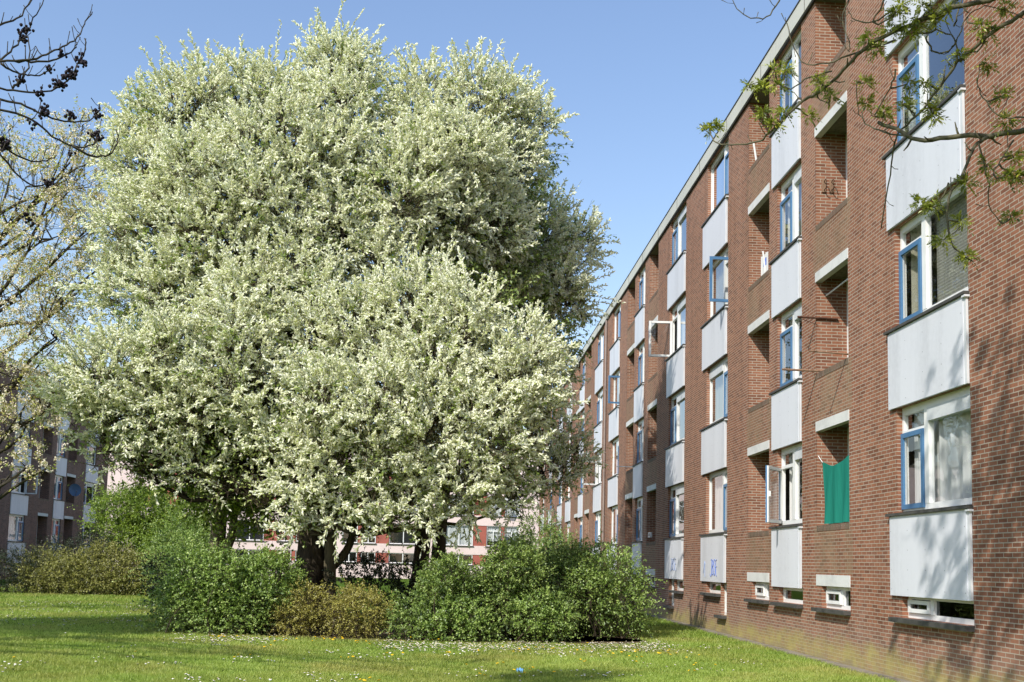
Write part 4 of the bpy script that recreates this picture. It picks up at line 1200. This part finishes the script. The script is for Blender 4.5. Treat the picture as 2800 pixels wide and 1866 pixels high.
# --- two ashes whose branches reach into the picture
def ash_tree(name, label, base, top, r0, branches, bark, hub, thick, leaves=None, cones=None, extra=None, crown=None):
    root = empty(name, base, label, "tree")
    mb = MB()
    tp = curve_pts(base, top, 8, 0, 0.02)
    mb.tube(tp, [r0 * (1.2 if i == 0 else 1) * (1 - 0.7 * i / 8) for i in range(9)], 10)
    starts = []
    allp = []
    for bi, b in enumerate(branches):
        pts = smooth_line(b, 4)
        n = len(pts)
        w0, w1 = thick(bi)
        rad = [w0 + (w1 - w0) * (i / (n - 1)) ** 0.8 for i in range(n)]
        pts = [tuple(np.array(p) + rng.normal(size=3) * 0.006) for p in pts]
        mb.tube(pts, rad, 6)
        allp += pts[n // 3:]
        if hub(bi):
            # carry the bough back to the trunk outside the picture
            s = np.array(pts[0])
            h = min(max(s[2] - 1.2, 2.5), top[2])
            j = np.argmin([abs(p[2] - h) for p in tp])
            mb.tube(curve_pts(tp[j], s, 6, 0, 0.03, 0.02), list(np.linspace(max(w0 * 1.8, 0.05), w0, 7)), 7, cap=False)
        # knuckly side twigs
        for i in range(2, n - 1, 3 if leaves else 2):
            u = rand_unit(1)[0]; u[1] *= 0.4
            if not leaves: u[2] = abs(u[2]) + 0.5
            u = u / np.linalg.norm(u)
            l = rng.uniform(0.05, 0.16)
            p = np.array(pts[i])
            mb.tube([tuple(p), tuple(p + u * l * 0.5), tuple(p + u * l + np.array([0, 0, 0.03]))], [rad[i] * 0.55, rad[i] * 0.45, 0.005], 4)
    if extra:
        for a, b, w in extra:
            mb.tube(curve_pts(a, b, 6, 0, 0.05), list(np.linspace(w, 0.006, 7)), 5)
    mb.build("trunk", [bark], root, smooth=True)
    if leaves:
        A = np.array(allp)
        tw = MB()
        P, D, T = [], [], []
        for ci, c in enumerate(leaves):
            c = np.array(c)
            j = np.argmin(((A - c) ** 2).sum(1))
            if 0.05 < np.linalg.norm(A[j] - c) < 1.2:
                tw.tube(curve_pts(A[j], c, 4, 0, 0.10), [0.010, 0.009, 0.008, 0.007, 0.006], 5)
            for q in range(int(rng.integers(14, 22))):        # one compound leaf
                d = rand_unit(1)[0]; d[2] = d[2] * 0.75 + 0.12; d /= np.linalg.norm(d)
                l = rng.uniform(0.06, 0.14)
                side = np.cross(d, rand_unit(1)[0]); side /= np.linalg.norm(side)
                tint = rng.normal(0.45, 0.22)
                for m in range(5):
                    t = 0.25 + 0.75 * m / 4
                    p = c + d * l * t + np.array([0, 0, -0.25 * l * t * t])
                    if m == 4:
                        P.append(p); D.append(d + np.array([0, 0, -.4])); T.append(tint)
                    else:
                        for sg in (-1, 1):
                            P.append(p); D.append(d * 0.75 + side * sg * 0.75 + np.array([0, 0, -.2])); T.append(tint + rng.normal() * 0.1)
        P = np.array(P); D = unit(np.array(D))
        V, F = leaf_quads(P, D, (0.03, 0.056), (0.012, 0.020))
        mesh_np("foliage", V, [F], [M["leaf_ash"]], None, np.repeat(np.clip(T, 0, 1), 4), root)
        tw.build("leaf_stalks", [bark], root, smooth=True)
    if crown:  # leaves added out of view for the shade they cast
        P, D, L = shoots(crown, 34, (0.3, 0.7), up=0.3, inner=0.2, keep_back=1.0, seed=61)
        lp, ld, _ = along(P, D, L, 8, 0.0, 0.1)
        V, F = leaf_quads(lp, unit(ld * 0.5 + rand_unit(len(lp))), (0.10, 0.17), (0.05, 0.08))
        mesh_np("crown", V, [F], [M["leaf_ash"]], None, np.repeat(rng.random(len(lp)), 4), root)
    if cones:
        A = np.array(allp)
        mb = MB()
        for c in cones:
            c = np.array(c); c = c * 0.35 + A[np.argmin(((A - c) ** 2).sum(1))] * 0.65
            for q in range(int(rng.integers(7, 14))):
                p = c + rng.normal(size=3) * np.array([0.03, 0.03, 0.03])
                r = rng.uniform(0.010, 0.021)
                mb.tube([tuple(p + np.array([0, 0, r * s])) for s in (-1, -0.4, 0.5, 1)], [r * 0.4, r, r * 0.9, r * 0.3], 5)
        mb.build("flower_buds", [M["cone"]], root, smooth=True)
    return root

MAIN = {0: (0.030, 0.018), 1: (0.018, 0.006), 2: (0.024, 0.006), 3: (0.026, 0.006), 4: (0.011, 0.004)}
over = []
for i in range(34):      # crown above the picture, over the lawn's right side
    a = (rng.uniform(3.6, 4.8), rng.uniform(5.6, 7.2), rng.uniform(6.4, 8.0))
    b = (rng.uniform(0.8, 3.4), rng.uniform(5.8, 8.0), rng.uniform(7.0, 11.5))
    over.append((a, b, 0.035))
hi_leaves = [tuple(np.array(b) + rng.normal(size=3) * 0.35) for a, b, w in over for q in range(9)]
hi_leaves = [p for p in hi_leaves if p[2] > 2.4 + 0.58 * p[1]]
over = [o for o in over if o[1][2] > 2.4 + 0.58 * o[1][1] and o[0][2] > 2.4 + 0.56 * o[0][1]]
ash_tree("ash_tree", "ash in young green leaf whose boughs hang across the top right corner", (4.9, 6.2, 0), (4.5, 6.4, 9.0), 0.22,
         ASH_BRANCHES, M["bark_ash"], lambda i: i in (0, 2, 3, 7), lambda i: MAIN.get(i, (0.009, 0.004)), leaves=ASH_LEAVES + hi_leaves, extra=over)
ash_tree("ash_tree", "bare ash twigs with dark bud clusters in the top left corner", (-13.6, 14.0, 0), (-13.2, 14.2, 10.0), 0.24,
         BARE_BRANCHES, M["bark_bare"], lambda i: i in (0, 1, 2, 4, 5, 6, 8, 9), lambda i: (0.015, 0.006), cones=ASH_CONES + ASH_CONES[:20],
         extra=[((rng.uniform(-13.3, -12.9), 14.2, rng.uniform(5.5, 9.5)), (rng.uniform(-17, -10.5), rng.uniform(15, 21), rng.uniform(7, 10.5)), 0.05) for i in range(16)]
         + [((-13.2, 14.2, 8.0), (rng.uniform(-6, -3.2), rng.uniform(6.8, 8.6), rng.uniform(7.6, 9.2)), 0.05) for i in range(7)],  # unseen boughs added overhead to shadow the lawn
         crown=[(-17.5, 16.5, 8, 1.6), (-15.0, 18.8, 7.2, 1.5), (-11.2, 18.6, 7.0, 1.3), (-16, 18, 8, 1.7), (-13.5, 20, 8.5, 1.7), (-12.2, 17.5, 7.5, 1.4), (-14.5, 16, 9, 1.6), (-13.0, 17.0, 8.6, 1.4), (-4.6, 7.6, 8.6, 0.8)])  # unseen leaf crown added to the bare tree to shade the lawn

# --- bushes
def blob(cx, cy, w, dpt, h, n, r=(0.45, 0.75), seed=0):
    """round lobes filling a mound w wide, dpt deep and h high"""
    g = np.random.default_rng(seed); out = []
    for i in range(n):
        rr = g.uniform(*r)
        x = g.uniform(-1, 1); y = g.uniform(-1, 1)
        zmax = h * (1 - 0.55 * abs(x) ** 3) - rr
        z = max(rr * 0.75, zmax * g.uniform(0.15, 1.0) if i % 2 else zmax)
        out.append((cx + x * (w / 2 - rr * 0.6), cy + y * (dpt / 2 - rr * 0.4), z, rr))
    return out

bush("privet_bush", "broad fresh green bush at the left end of the shrub bed", blob(-5.2, 23.4, 2.3, 2.0, 1.9, 13, seed=3), M["leaf_bush"], 31)
bush("privet_bush", "fresh green bush just right of the left end one under the dark trunk", blob(-4.05, 23.7, 1.5, 1.8, 1.8, 9, seed=4), M["leaf_bush"], 32)
bush("barberry_bush", "olive brown rounded bush in front of the dark trunk", blob(-2.45, 23.1, 2.4, 1.3, 1.25, 12, r=(0.35, 0.55), seed=5), M["leaf_olive"], 33,
     leaf=((0.028, 0.046), (0.016, 0.026)), dens=66, up=0.5, droop=0.4)
bush("low_shrub", "dark leafy shrub between the olive bush and the trunks", blob(-1.6, 25.2, 3.4, 1.2, 1.75, 9, r=(0.4, 0.55), seed=6), M["leaf_dark"], 34, dens=26)
bush("privet_bush", "tufted green bush right beside the olive one", blob(-0.15, 23.0, 2.0, 1.7, 1.75, 10, r=(0.4, 0.65), seed=7), M["leaf_bush2"], 35)
bush("privet_bush", "tall tufted green bush in the middle of the right group", blob(1.45, 23.5, 2.3, 2.2, 2.15, 12, r=(0.45, 0.75), seed=8), M["leaf_bush2"], 36)
bush("privet_bush", "green bush behind the right group with the highest twigs", blob(2.3, 25.6, 3.2, 1.6, 2.4, 10, r=(0.5, 0.75), seed=9), M["leaf_bush2"], 37)
bush("privet_bush", "arching green bush at the right end nearest the brick wall", blob(3.45, 25.0, 2.2, 2.0, 2.15, 11, r=(0.4, 0.7), seed=10) + [(4.25, 25.2, 1.35, 0.30), (4.55, 25.3, 1.25, 0.2), (4.2, 24.9, 0.7, 0.35)],
     M["leaf_bush"], 38, dens=34, slen=(0.3, 0.7))
bush("privet_bush", "low bright green bush at the front foot of the right group", blob(0.1, 22.15, 1.6, 0.7, 0.95, 6, r=(0.3, 0.42), seed=11), M["leaf_bush"], 39)
bush("privet_bush", "small yellow green bush at the front right foot of the right group", blob(1.95, 22.75, 1.2, 0.7, 1.15, 6, r=(0.28, 0.42), seed=12), M["leaf_bush"], 40)
bush("hedge", "brownish green clipped hedge beyond the shaded lawn", [(x, 44.5 + 0.4 * math.sin(x * 3), 0.95 + 0.25 * math.sin(x * 2.1), 0.95) for x in np.arange(-16.6, -10.8, 0.62)]
     + [(x, 43.7, 0.5, 0.6) for x in np.arange(-16.6, -11.2, 0.6)], M["leaf_hedge"], 41, dens=30, leaf=((0.05, 0.085), (0.03, 0.045)), slen=(0.35, 0.7), droop=0.4, cat="hedge")
bush("yew_bush", "nearly black evergreen bush in the left corner", [(x, 44.0, z, 0.9) for x, z in ((-19.2, .9), (-18.4, .8), (-17.6, 1.0), (-17.0, .7), (-18.0, .5))] , M["leaf_dark"], 42, dens=22,
     leaf=((0.05, 0.09), (0.02, 0.03)), slen=(0.35, 0.7), droop=0.4)
bush("yew_bush", "dark evergreen bush peeping over the brown hedge", [(x, 47.5, z, 1.0) for x, z in ((-16.6, 1.4), (-15.6, 1.7), (-14.8, 1.5), (-17.4, 1.1))], M["leaf_dark"], 43, dens=18,
     leaf=((0.06, 0.10), (0.02, 0.035)), slen=(0.4, 0.8))
bush("tall_shrub", "bright green tall shrub behind the brown hedge", [(-15.0, 48.5, 3.4, 1.3), (-13.9, 48.5, 3.6, 1.3), (-13.0, 48.3, 2.5, 1.3), (-12.0, 48, 2.9, 1.3), (-14.3, 48, 2.2, 1.1), (-11.4, 47.5, 1.9, 1.2), (-12.6, 47.6, 1.4, 1.2)],
     M["leaf_maple"], 44, dens=26, leaf=((0.06, 0.11), (0.04, 0.07)), slen=(0.4, 0.8), droop=0.2)
bush("tall_shrub", "yellowish green shrub between the brown hedge and the shrub bed", [(-10.6, 42, 1.4, 1.2), (-9.6, 40, 1.3, 1.1), (-10.2, 41, 2.2, 1.0), (-9.0, 39, 0.9, 0.9), (-8.8, 38, 1.7, 0.9)],
     M["leaf_bush"], 45, dens=26, leaf=((0.05, 0.09), (0.03, 0.05)), slen=(0.35, 0.7))
bush("low_shrub", "dull shrub under the pale forked trunk", [(-5.4, 28.0, 0.9, 0.8), (-6.6, 27.8, 0.9, 0.8), (-4.3, 27.6, 0.8, 0.7), (-7.4, 28.4, 0.9, 0.8)], M["leaf_dark"], 46, dens=22)
bush("tall_shrub", "shaded leafy shrub against the far pink block at the right", [(6.2, 62, 1.6, 1.4), (5.0, 60, 1.5, 1.3), (4.6, 58, 1.0, 1.0), (6.0, 58, 2.2, 1.2), (5.6, 66, 3.6, 1.3)],
     M["leaf_bush2"], 47, dens=10, leaf=((0.08, 0.14), (0.05, 0.08)), slen=(0.5, 0.9))

# ------------------------------------------------------------------ ground
def ground_mat():
    t = NT("lawn_soil_and_turf")
    ps = t.pos()
    n = t.noise(ps, 0.45, 4, 0.6); f = t.noise(ps, 30.0, 3, 0.7)
    c = t.ramp(t.math("ADD", t.math("MULTIPLY", n, 0.6), t.math("MULTIPLY", f, 0.4)),
               [(0.3, (0.050, 0.085, 0.010)), (0.55, (0.085, 0.145, 0.014)), (0.75, (0.15, 0.19, 0.03))])
    t.principled(c, 0.95, 0.05, 0, f, 0.6, 0.03)
    return t.mat
g = MB(); g.face([(-400, -300, 0), (400, -300, 0), (400, 600, 0), (-400, 600, 0)])
tag(g.build("lawn", [ground_mat()]), kind="structure")
p = MB(); p.box(6.74, 6.998, 4.0, 83.8, -0.1, 0.028)
for i in range(66):
    y = 4.5 + i * 1.2
    p.box(6.735, 6.742, y, y + 0.012, 0.0, 0.03, 1)
tag(p.build("path", [M["paver"], M["drip"]]), kind="structure")
# trampled bare earth at the foot of the shrubs
s = MB()
def soil_patch(cx, cy, a, b, seed):
    r = np.random.default_rng(seed); ph = r.uniform(0, 6, 3)
    pts = []
    for i in range(28):
        w = 2 * math.pi * i / 28
        k = 1 + 0.16 * math.sin(2 * w + ph[0]) + 0.12 * math.sin(3 * w + ph[1]) + 0.07 * math.sin(5 * w + ph[2])
        pts.append((cx + a * k * math.cos(w), cy + b * k * math.sin(w), 0.004))
    s.face(pts)
soil_patch(-0.9, 24.2, 5.6, 2.2, 3)
soil_patch(2.2, 23.4, 2.4, 1.5, 4)
tag(s.build("ground", [M["soil"]]), kind="structure")

def in_bed(x, y):
    return (((x + 0.9) / 5.3) ** 2 + ((y - 24.2) / 2.0) ** 2 < 1) | (((x - 2.2) / 2.2) ** 2 + ((y - 23.4) / 1.35) ** 2 < 1)

def grass():
    n = 620000
    # more blades where they show larger
    y = 12.5 / (1 - rng.random(n) * (1 - 12.5 / 52.0))
    half = 0.54 * y + 0.6
    x = 0.07 * y - half + rng.random(n) * 2 * half
    ok = (x < 6.78) & ~in_bed(x, y)
    x, y = x[ok], y[ok]; n = len(x)
    tuft = np.sin(x * 3.1 + np.sin(y * 2.3) * 2) * np.sin(y * 2.7 + np.sin(x * 1.9) * 2)
    patch = np.sin(x * 0.9 + 1.3 * np.sin(y * 0.55)) * np.sin(y * 0.7 + np.sin(x * 0.6))
    h = (0.038 + 0.022 * rng.random(n)) * (1 + 0.30 * tuft) * np.where(y > 28, 1.3, 1.0)
    w = 0.0035 + 0.0022 * (y / 14.0)
    th = rng.uniform(0, 2 * math.pi, n)
    lean = rng.normal(size=(n, 2)) * 0.5
    P = np.stack([x, y, np.zeros(n)], 1)
    side = np.stack([np.cos(th), np.sin(th), np.zeros(n)], 1) * w[:, None]
    tip = P + np.stack([lean[:, 0] * h, lean[:, 1] * h, h], 1)
    V = np.stack([P - side, P + side, tip], 1).reshape(-1, 3)
    F = np.arange(3 * n, dtype=np.int32).reshape(n, 3)
    edge = (x > 6.60) | (np.abs(((x + 0.9) / 5.3) ** 2 + ((y - 24.2) / 2.0) ** 2 - 1.1) < 0.1)
    h *= np.where(edge, rng.uniform(1.0, 2.4, n), 1.0)
    tint = np.clip(rng.normal(0.46, 0.2, n) + 0.14 * patch + 0.06 * tuft, 0, 1)
    tint = np.stack([tint * 0.7, tint * 0.7, np.minimum(1, tint * 1.15)], 1).ravel()
    o = mesh_np("grass", V, [F], [M["grass"]], None, tint)
    tag(o, kind="stuff")
    o["label"] = "short mown lawn grass"
grass()

# ------------------------------------------------------------------ flowers in the lawn
def flower_mesh(name, petals, r, hgt, mat, eye):
    mb = MB()
    c = [(r * math.cos(2 * math.pi * i / petals) * (1 if i % 2 else 0.72), r * math.sin(2 * math.pi * i / petals) * (1 if i % 2 else 0.72), hgt) for i in range(petals)]
    for i in range(petals):
        mb.face([c[i], c[(i + 1) % petals], (0, 0, hgt + r * 0.35)], 0)
        mb.face([c[(i + 1) % petals], c[i], (0, 0, hgt - r * 0.4)], 2 if eye else 0)
    if eye:
        e = [(r * .33 * math.cos(2 * math.pi * i / 6), r * .33 * math.sin(2 * math.pi * i / 6), hgt + r * .30) for i in range(6)]
        for i in range(6): mb.face([e[i], e[(i + 1) % 6], (0, 0, hgt + r * .62)], 1)
    mb.tube([(0, 0, 0), (0, 0.003, hgt * 0.5), (0, 0, hgt - r * .3)], 0.0022, 3, 2)
    return mb
def bed_dist(x, y):
    return ((x + 0.9) / 5.3) ** 2 + ((y - 24.2) / 2.0) ** 2
def daisy_spots(n):
    out = []
    while len(out) < n:
        k = rng.random()
        if k < 0.08:      # white line in front of the left bush
            x, y = rng.uniform(-5.4, -3.2), 21.3 + rng.normal() * 0.5
        elif k < 0.45:    # band before the right bushes
            x = rng.uniform(-1.3, 4.6); y = 20.6 + 0.32 * max(0, x - 1) + rng.normal() * 0.75
        elif k < 0.68:    # drifts on the shaded lawn
            x, y = rng.uniform(-14, -6), rng.uniform(24, 36)
        else:
            y = rng.uniform(14, 22); x = rng.uniform(-0.42, 0.40) * y
            if math.sin(x * 1.9 + 1.0) * math.sin(y * 1.7 + x) < 0.25: continue
        if x > 6.5 or bool(in_bed(np.array(x), np.array(y))): continue
        # bunch them
        m = int(rng.integers(1, 6))
        for q in range(m):
            xx, yy = x + rng.normal() * 0.16, y + rng.normal() * 0.2
            if xx < 6.6: out.append((xx, yy))
    return out[:n]
dm = flower_mesh("daisy", 10, 0.019, 0.055, M["daisy"], True)
spots = sorted(daisy_spots(2600), key=lambda p: p[1])
first = dm.build("daisy", [M["daisy"], M["daisy_eye"], M["stem"]])
for i, (x, y) in enumerate(spots[:290]):
    o = first if i == 0 else first.copy()
    if i: COL.objects.link(o)
    o.location = (x, y, 0); o.rotation_euler = (rng.normal() * 0.2 - 0.15, rng.normal() * 0.2, rng.uniform(0, 6)); s_ = rng.uniform(0.8, 1.25)
    o.scale = (s_, s_, 1)
    tag(o, "small white daisy with yellow eye open in the lawn", "daisy", "daisies in the lawn")
V, F3, F4 = [], [], []
mdat = first.data
dv = np.array([v.co[:] for v in mdat.vertices]); polys = [tuple(pp.vertices) for pp in mdat.polygons]; pm = [pp.material_index for pp in mdat.polygons]
rest = MB()
for x, y in spots[290:]:
    b = len(rest.V); s_ = rng.uniform(0.85, 1.3)
    tx, ty = rng.normal() * 0.2, -0.15 + rng.normal() * 0.2
    for v in dv:
        rest.V.append((x + v[0] * s_, y + v[1] * s_, v[2] - tx * v[0] - ty * v[1] * -1.0))
    for f, m_ in zip(polys, pm):
        rest.F.append(tuple(b + i for i in f)); rest.M.append(m_)
dr_o = rest.build("daisy_drifts", [M["daisy"], M["daisy_eye"], M["stem"]])
tag(dr_o, "drifts of white daisies in front of the shrubs", kind="stuff")

dn = flower_mesh("dandelion", 12, 0.027, 0.075, M["dandelion"], False)
first = dn.build("dandelion", [M["dandelion"], M["dandelion"], M["stem"]])
cnt = 0
while cnt < 120:
    k = rng.random()
    if k < 0.25: x, y = rng.uniform(-4.6, -1.8), 21.5 + rng.normal() * 0.35
    elif k < 0.7:
        x = rng.uniform(-1.0, 4.8); y = 19.0 + rng.normal() * 1.7 + 0.3 * max(0, x - 1)
    else:
        y = rng.uniform(14.2, 21); x = rng.uniform(-0.40, 0.38) * y
    if x > 6.3 or bool(in_bed(np.array(x), np.array(y))): continue
    for q in range(int(rng.integers(1, 4))):
        o = first if cnt == 0 else first.copy()
        if cnt: COL.objects.link(o)
        o.location = (x + rng.normal() * 0.12, y + rng.normal() * 0.15, 0)
        o.rotation_euler = (rng.normal() * 0.15 - 0.2, rng.normal() * 0.15, rng.uniform(0, 6))
        s_ = rng.uniform(0.75, 1.25); o.scale = (s_, s_, rng.uniform(0.8, 1.2))
        tag(o, "yellow dandelion in flower in the lawn", "dandelion", "dandelions in the lawn")
        cnt += 1

# ------------------------------------------------------------------ things hung on the buildings
def thing_mesh(mb, name, mats, label, cat, group=None, smooth=False, swap=()):
    return tag(mb.build(name, mats, None, smooth), label, cat, group)

def rod(name, p0, p1, r, mat, label, line=None):
    mb = MB(); mb.tube([p0, p1], r, 6)
    return thing_mesh(mb, name, [mat], label, "drying rod")
rod("drying_rod", (6.62, 19.80, 6.57), (7.42, 19.80, 6.555), 0.022, M["rust"], "dark steel rod jutting from the loggia above the green cloth, highest one")
rod("drying_rod", (6.30, 18.22, 5.565), (7.06, 18.22, 5.53), 0.018, M["rustpale"], "pale brown rod crossing the loggia opening below the dark one")
rod("drying_rod", (6.30, 19.76, 5.515), (7.10, 19.76, 5.505), 0.022, M["rustpale"], "thin rod lying on the loggia parapet and reaching across the window")
rod("drying_rod", (7.2, 18.2, 7.05), (7.2, 19.82, 7.02), 0.016, M["trim"], "grey rail under the loggia ceiling above the dark rod")
rod("drying_rod", (6.30, 40.1, 5.48), (6.96, 40.1, 5.47), 0.018, M["white"], "white rod sticking out from the shaded part of the brick front")
rod("stick", (7.05, 24.30, 11.96), (7.14, 24.28, 11.30), 0.024, M["white"], "white stick leaning in the top loggia beside the panels")
# the rods' cords
mb = MB(); mb.tube([(6.62, 19.80, 6.56), (7.03, 19.80, 6.42)], 0.006, 4)
thing_mesh(mb, "cord", [M["rust"]], "thin dark stay under the highest loggia rod", "cord")

# green mesh cloth tied across the first loggia
mb = MB()
na, nb = 26, 18
gr = []
for i in range(na + 1):
    a = i / na
    row = []
    for j in range(nb + 1):
        b = j / nb
        y = 19.66 - (19.66 - 18.13) * a
        ztop = 3.73 - 0.16 * math.sin(math.pi * min(1, a * 1.15)) * 0.8 + 0.0 * a
        z = ztop * (1 - b) + 2.535 * b
        d = 7.055 - 0.02 * a + 0.020 * math.sin(a * 21 + b * 1.5) * (0.3 + b) + 0.02 * math.sin(a * 9 + b * 3)
        row.append((d, y + 0.015 * math.sin(b * 7) * (a < 0.1), z))
    gr.append(row)
for i in range(na):
    for j in range(nb):
        mb.face([gr[i][j], gr[i + 1][j], gr[i + 1][j + 1], gr[i][j + 1]], 0)
cloth_o = thing_mesh(mb, "netting", [M["net"]], "green mesh cloth stretched across the lowest loggia", "netting", smooth=True)
mb = MB(); mb.tube([(7.055, 19.66, 3.72), (7.05, 19.78, 3.80), (7.03, 19.82, 3.86)], 0.008, 4)
mb.build("tie", [M["white"]], cloth_o)

# towel in the second loggia
mb = MB(); n = 10; pv = None
for i in range(n + 1):
    y = 23.35 + 0.5 * i / n; d = 7.12 + 0.02 * math.sin(i * 1.7)
    if pv:
        mb.face([(pv[0], pv[1], 8.52), (d, y, 8.52), (d, y, 8.98), (pv[0], pv[1], 8.98)], 0)
        if 3 <= i <= 6: mb.face([(pv[0] - .004, pv[1], 8.68), (d - .004, y, 8.68), (d - .004, y, 8.86), (pv[0] - .004, pv[1], 8.86)], 1)
    pv = (d, y)
thing_mesh(mb, "towel", [M["c_white"], M["ink"]], "white towel with blue print hanging in a loggia", "towel")
rod("stick", (7.08, 23.62, 9.05), (7.15, 23.6, 8.45), 0.022, M["white"], "white stick propped beside the towel in the loggia")

# two little iron hooks with their pots on the side wall of the loggia
for i, (x, l) in enumerate(((7.16, "left"), (7.31, "right"))):
    mb = MB()
    mb.tube([(x, 19.825, 9.30), (x, 19.70, 9.33), (x, 19.64, 9.27)], 0.010, 5, 0)
    mb.tube([(x, 19.80, 9.14), (x, 19.70, 9.14), (x, 19.66, 9.18)], 0.010, 5, 0)
    mb.box(x - 0.04, x + 0.04, 19.80, 19.826, 9.10, 9.36, 1)
    thing_mesh(mb, "wall_bracket", [M["rust"], M["rustpale"]], "iron hook on the loggia side wall, %s" % ("nearer the open front" if i == 0 else "deeper in the recess"), "wall bracket")
mb = MB(); mb.box(6.93, 6.998, 36.38, 36.78, 2.68, 2.86); mb.box(6.924, 6.931, 36.46, 36.70, 2.72, 2.82, 1)
thing_mesh(mb, "vent_box", [M["trim"], M["screw"]], "small grey box on the shaded brick wall under a loggia", "vent box")

def dish(name, loc, rad, facing, mat, label, arm):
    root = empty(name, loc, label, "satellite dish")
    f = Vector(facing).normalized()
    a = f.cross(Vector((0, 0, 1))).normalized(); b = a.cross(f)
    c = Vector(loc)
    mb = MB(); rings = []
    for i in range(6):
        t = i / 5
        rings.append([c + (a * math.cos(w) + b * math.sin(w)) * rad * t + f * (rad * 0.28 * t * t) for w in [2 * math.pi * k / 24 for k in range(24)]])
    for i in range(5):
        for k in range(24):
            k2 = (k + 1) % 24
            mb.face([rings[i][k], rings[i][k2], rings[i + 1][k2], rings[i + 1][k]] if i else [rings[0][k], rings[1][k2], rings[1][k]])
    mb.build("reflector", [mat], root, smooth=True)
    mb = MB()
    tip = c + f * rad * 0.95 - b * rad * 0.25
    mb.tube([c - b * rad * 0.95 + f * rad * .28, tip], 0.015, 5)
    mb.tube([tip, tip - f * 0.12], 0.035, 8)
    mb.build("feed_arm", [M["screw"]], root)
    mb = MB(); mb.tube([c - f * 0.02, c - f * 0.15 - b * rad * 0.3, Vector(arm)], 0.025, 6)
    mb.build("mount", [M["screw"]], root)
dish("satellite_dish", (4.95, 99.0, 7.36), 0.43, (0.1, -1, 0.15), M["dish"], "white satellite dish on the upper windows of the pink block", (4.93, 100.0, 6.2))
dish("satellite_dish", (5.25, 99.0, 3.70), 0.43, (0.35, -1, 0.15), M["dish_dark"], "dark grey satellite dish low on the pink block", (5.2, 100.0, 2.7))
dish("satellite_dish", (-26.15, 74.6, 6.0), 0.44, (0.75, -0.8, 0.1), M["dish_blue"], "dark blue satellite dish on the shaded brown brick flats", (-26.9, 75.2, 5.3))

# scrap of plastic in the grass
mb = MB()
gp = [[(1.05 + 0.03 * i + 0.012 * math.sin(j * 2.0), 16.0 + 0.05 * j, 0.045 + 0.03 * math.sin(i * 1.9 + j * 1.3) + 0.02 * (j % 2)) for j in range(4)] for i in range(4)]
for i in range(3):
    for j in range(3): mb.face([gp[i][j], gp[i + 1][j], gp[i + 1][j + 1], gp[i][j + 1]])
thing_mesh(mb, "plastic_scrap", [M["litter"]], "crumpled light blue plastic scrap lying on the lawn", "litter")

# ------------------------------------------------------------------ light, sky, camera
sun_dir = Vector((1.0, 1.26, -1.38)).normalized()     # the way the light travels
sd = bpy.data.lights.new("sun", "SUN")
sd.energy = 5.0; sd.angle = R(0.5); sd.color = (1.0, 0.955, 0.875)
so = bpy.data.objects.new("sun", sd); COL.objects.link(so)
so.location = (-30, -40, 45)
so.rotation_euler = sun_dir.to_track_quat("-Z", "Y").to_euler()
elev = math.asin(-sun_dir.z)
azim = math.atan2(-sun_dir.x, -sun_dir.y)              # from +Y toward +X

w = bpy.data.worlds.new("World"); scene.world = w
w.use_nodes = True
nt = w.node_tree; nt.nodes.clear()
sky = nt.nodes.new("ShaderNodeTexSky"); sky.sky_type = "NISHITA"; sky.sun_disc = False
sky.sun_elevation = elev; sky.sun_rotation = azim
sky.altitude = 0; sky.air_density = 1.6; sky.dust_density = 0.7; sky.ozone_density = 5.0
bg = nt.nodes.new("ShaderNodeBackground"); bg.inputs[1].default_value = 0.15
ow = nt.nodes.new("ShaderNodeOutputWorld")
sky_gain = nt.nodes.new("ShaderNodeMix"); sky_gain.data_type = "RGBA"; sky_gain.blend_type = "MULTIPLY"   # gain that brightens and tints the sky light
sky_gain.inputs[0].default_value = 1.0; sky_gain.inputs[7].default_value = (1.40, 1.27, 1.32, 1)
nt.links.new(sky.outputs[0], sky_gain.inputs[6]); nt.links.new(sky_gain.outputs[2], bg.inputs[0]); nt.links.new(bg.outputs[0], ow.inputs[0])

cd = bpy.data.cameras.new("camera")
cam = bpy.data.objects.new("camera", cd); COL.objects.link(cam)
scene.camera = cam
cd.sensor_width = 36; cd.lens = 36 * 2880 / 2800
cd.shift_y = 331.5 / 2800
cd.clip_start = 0.1; cd.clip_end = 2000
yaw, pitch, roll = R(3.2327), R(5.5015), R(1.3812)
fw = Vector((math.sin(yaw) * math.cos(pitch), math.cos(yaw) * math.cos(pitch), math.sin(pitch)))
rt = Vector((math.cos(yaw), -math.sin(yaw), 0))
up = rt.cross(fw)
r2 = rt * math.cos(roll) + up * math.sin(roll)
u2 = -rt * math.sin(roll) + up * math.cos(roll)
mat = Matrix((r2, u2, -fw)).transposed().to_4x4()
mat.translation = Vector((0, 0, 1.65))
cam.matrix_world = mat

scene.render.engine = "CYCLES"
scene.cycles.max_bounces = 8
scene.cycles.transparent_max_bounces = 16
scene.cycles.diffuse_bounces = 4
scene.cycles.glossy_bounces = 3
scene.cycles.transmission_bounces = 4
scene.cycles.use_denoising = True
scene.view_settings.view_transform = "Standard"
scene.view_settings.look = "None"
scene.view_settings.exposure = 0
scene.view_settings.gamma = 1
scene.render.resolution_x, scene.render.resolution_y = 1024, 682
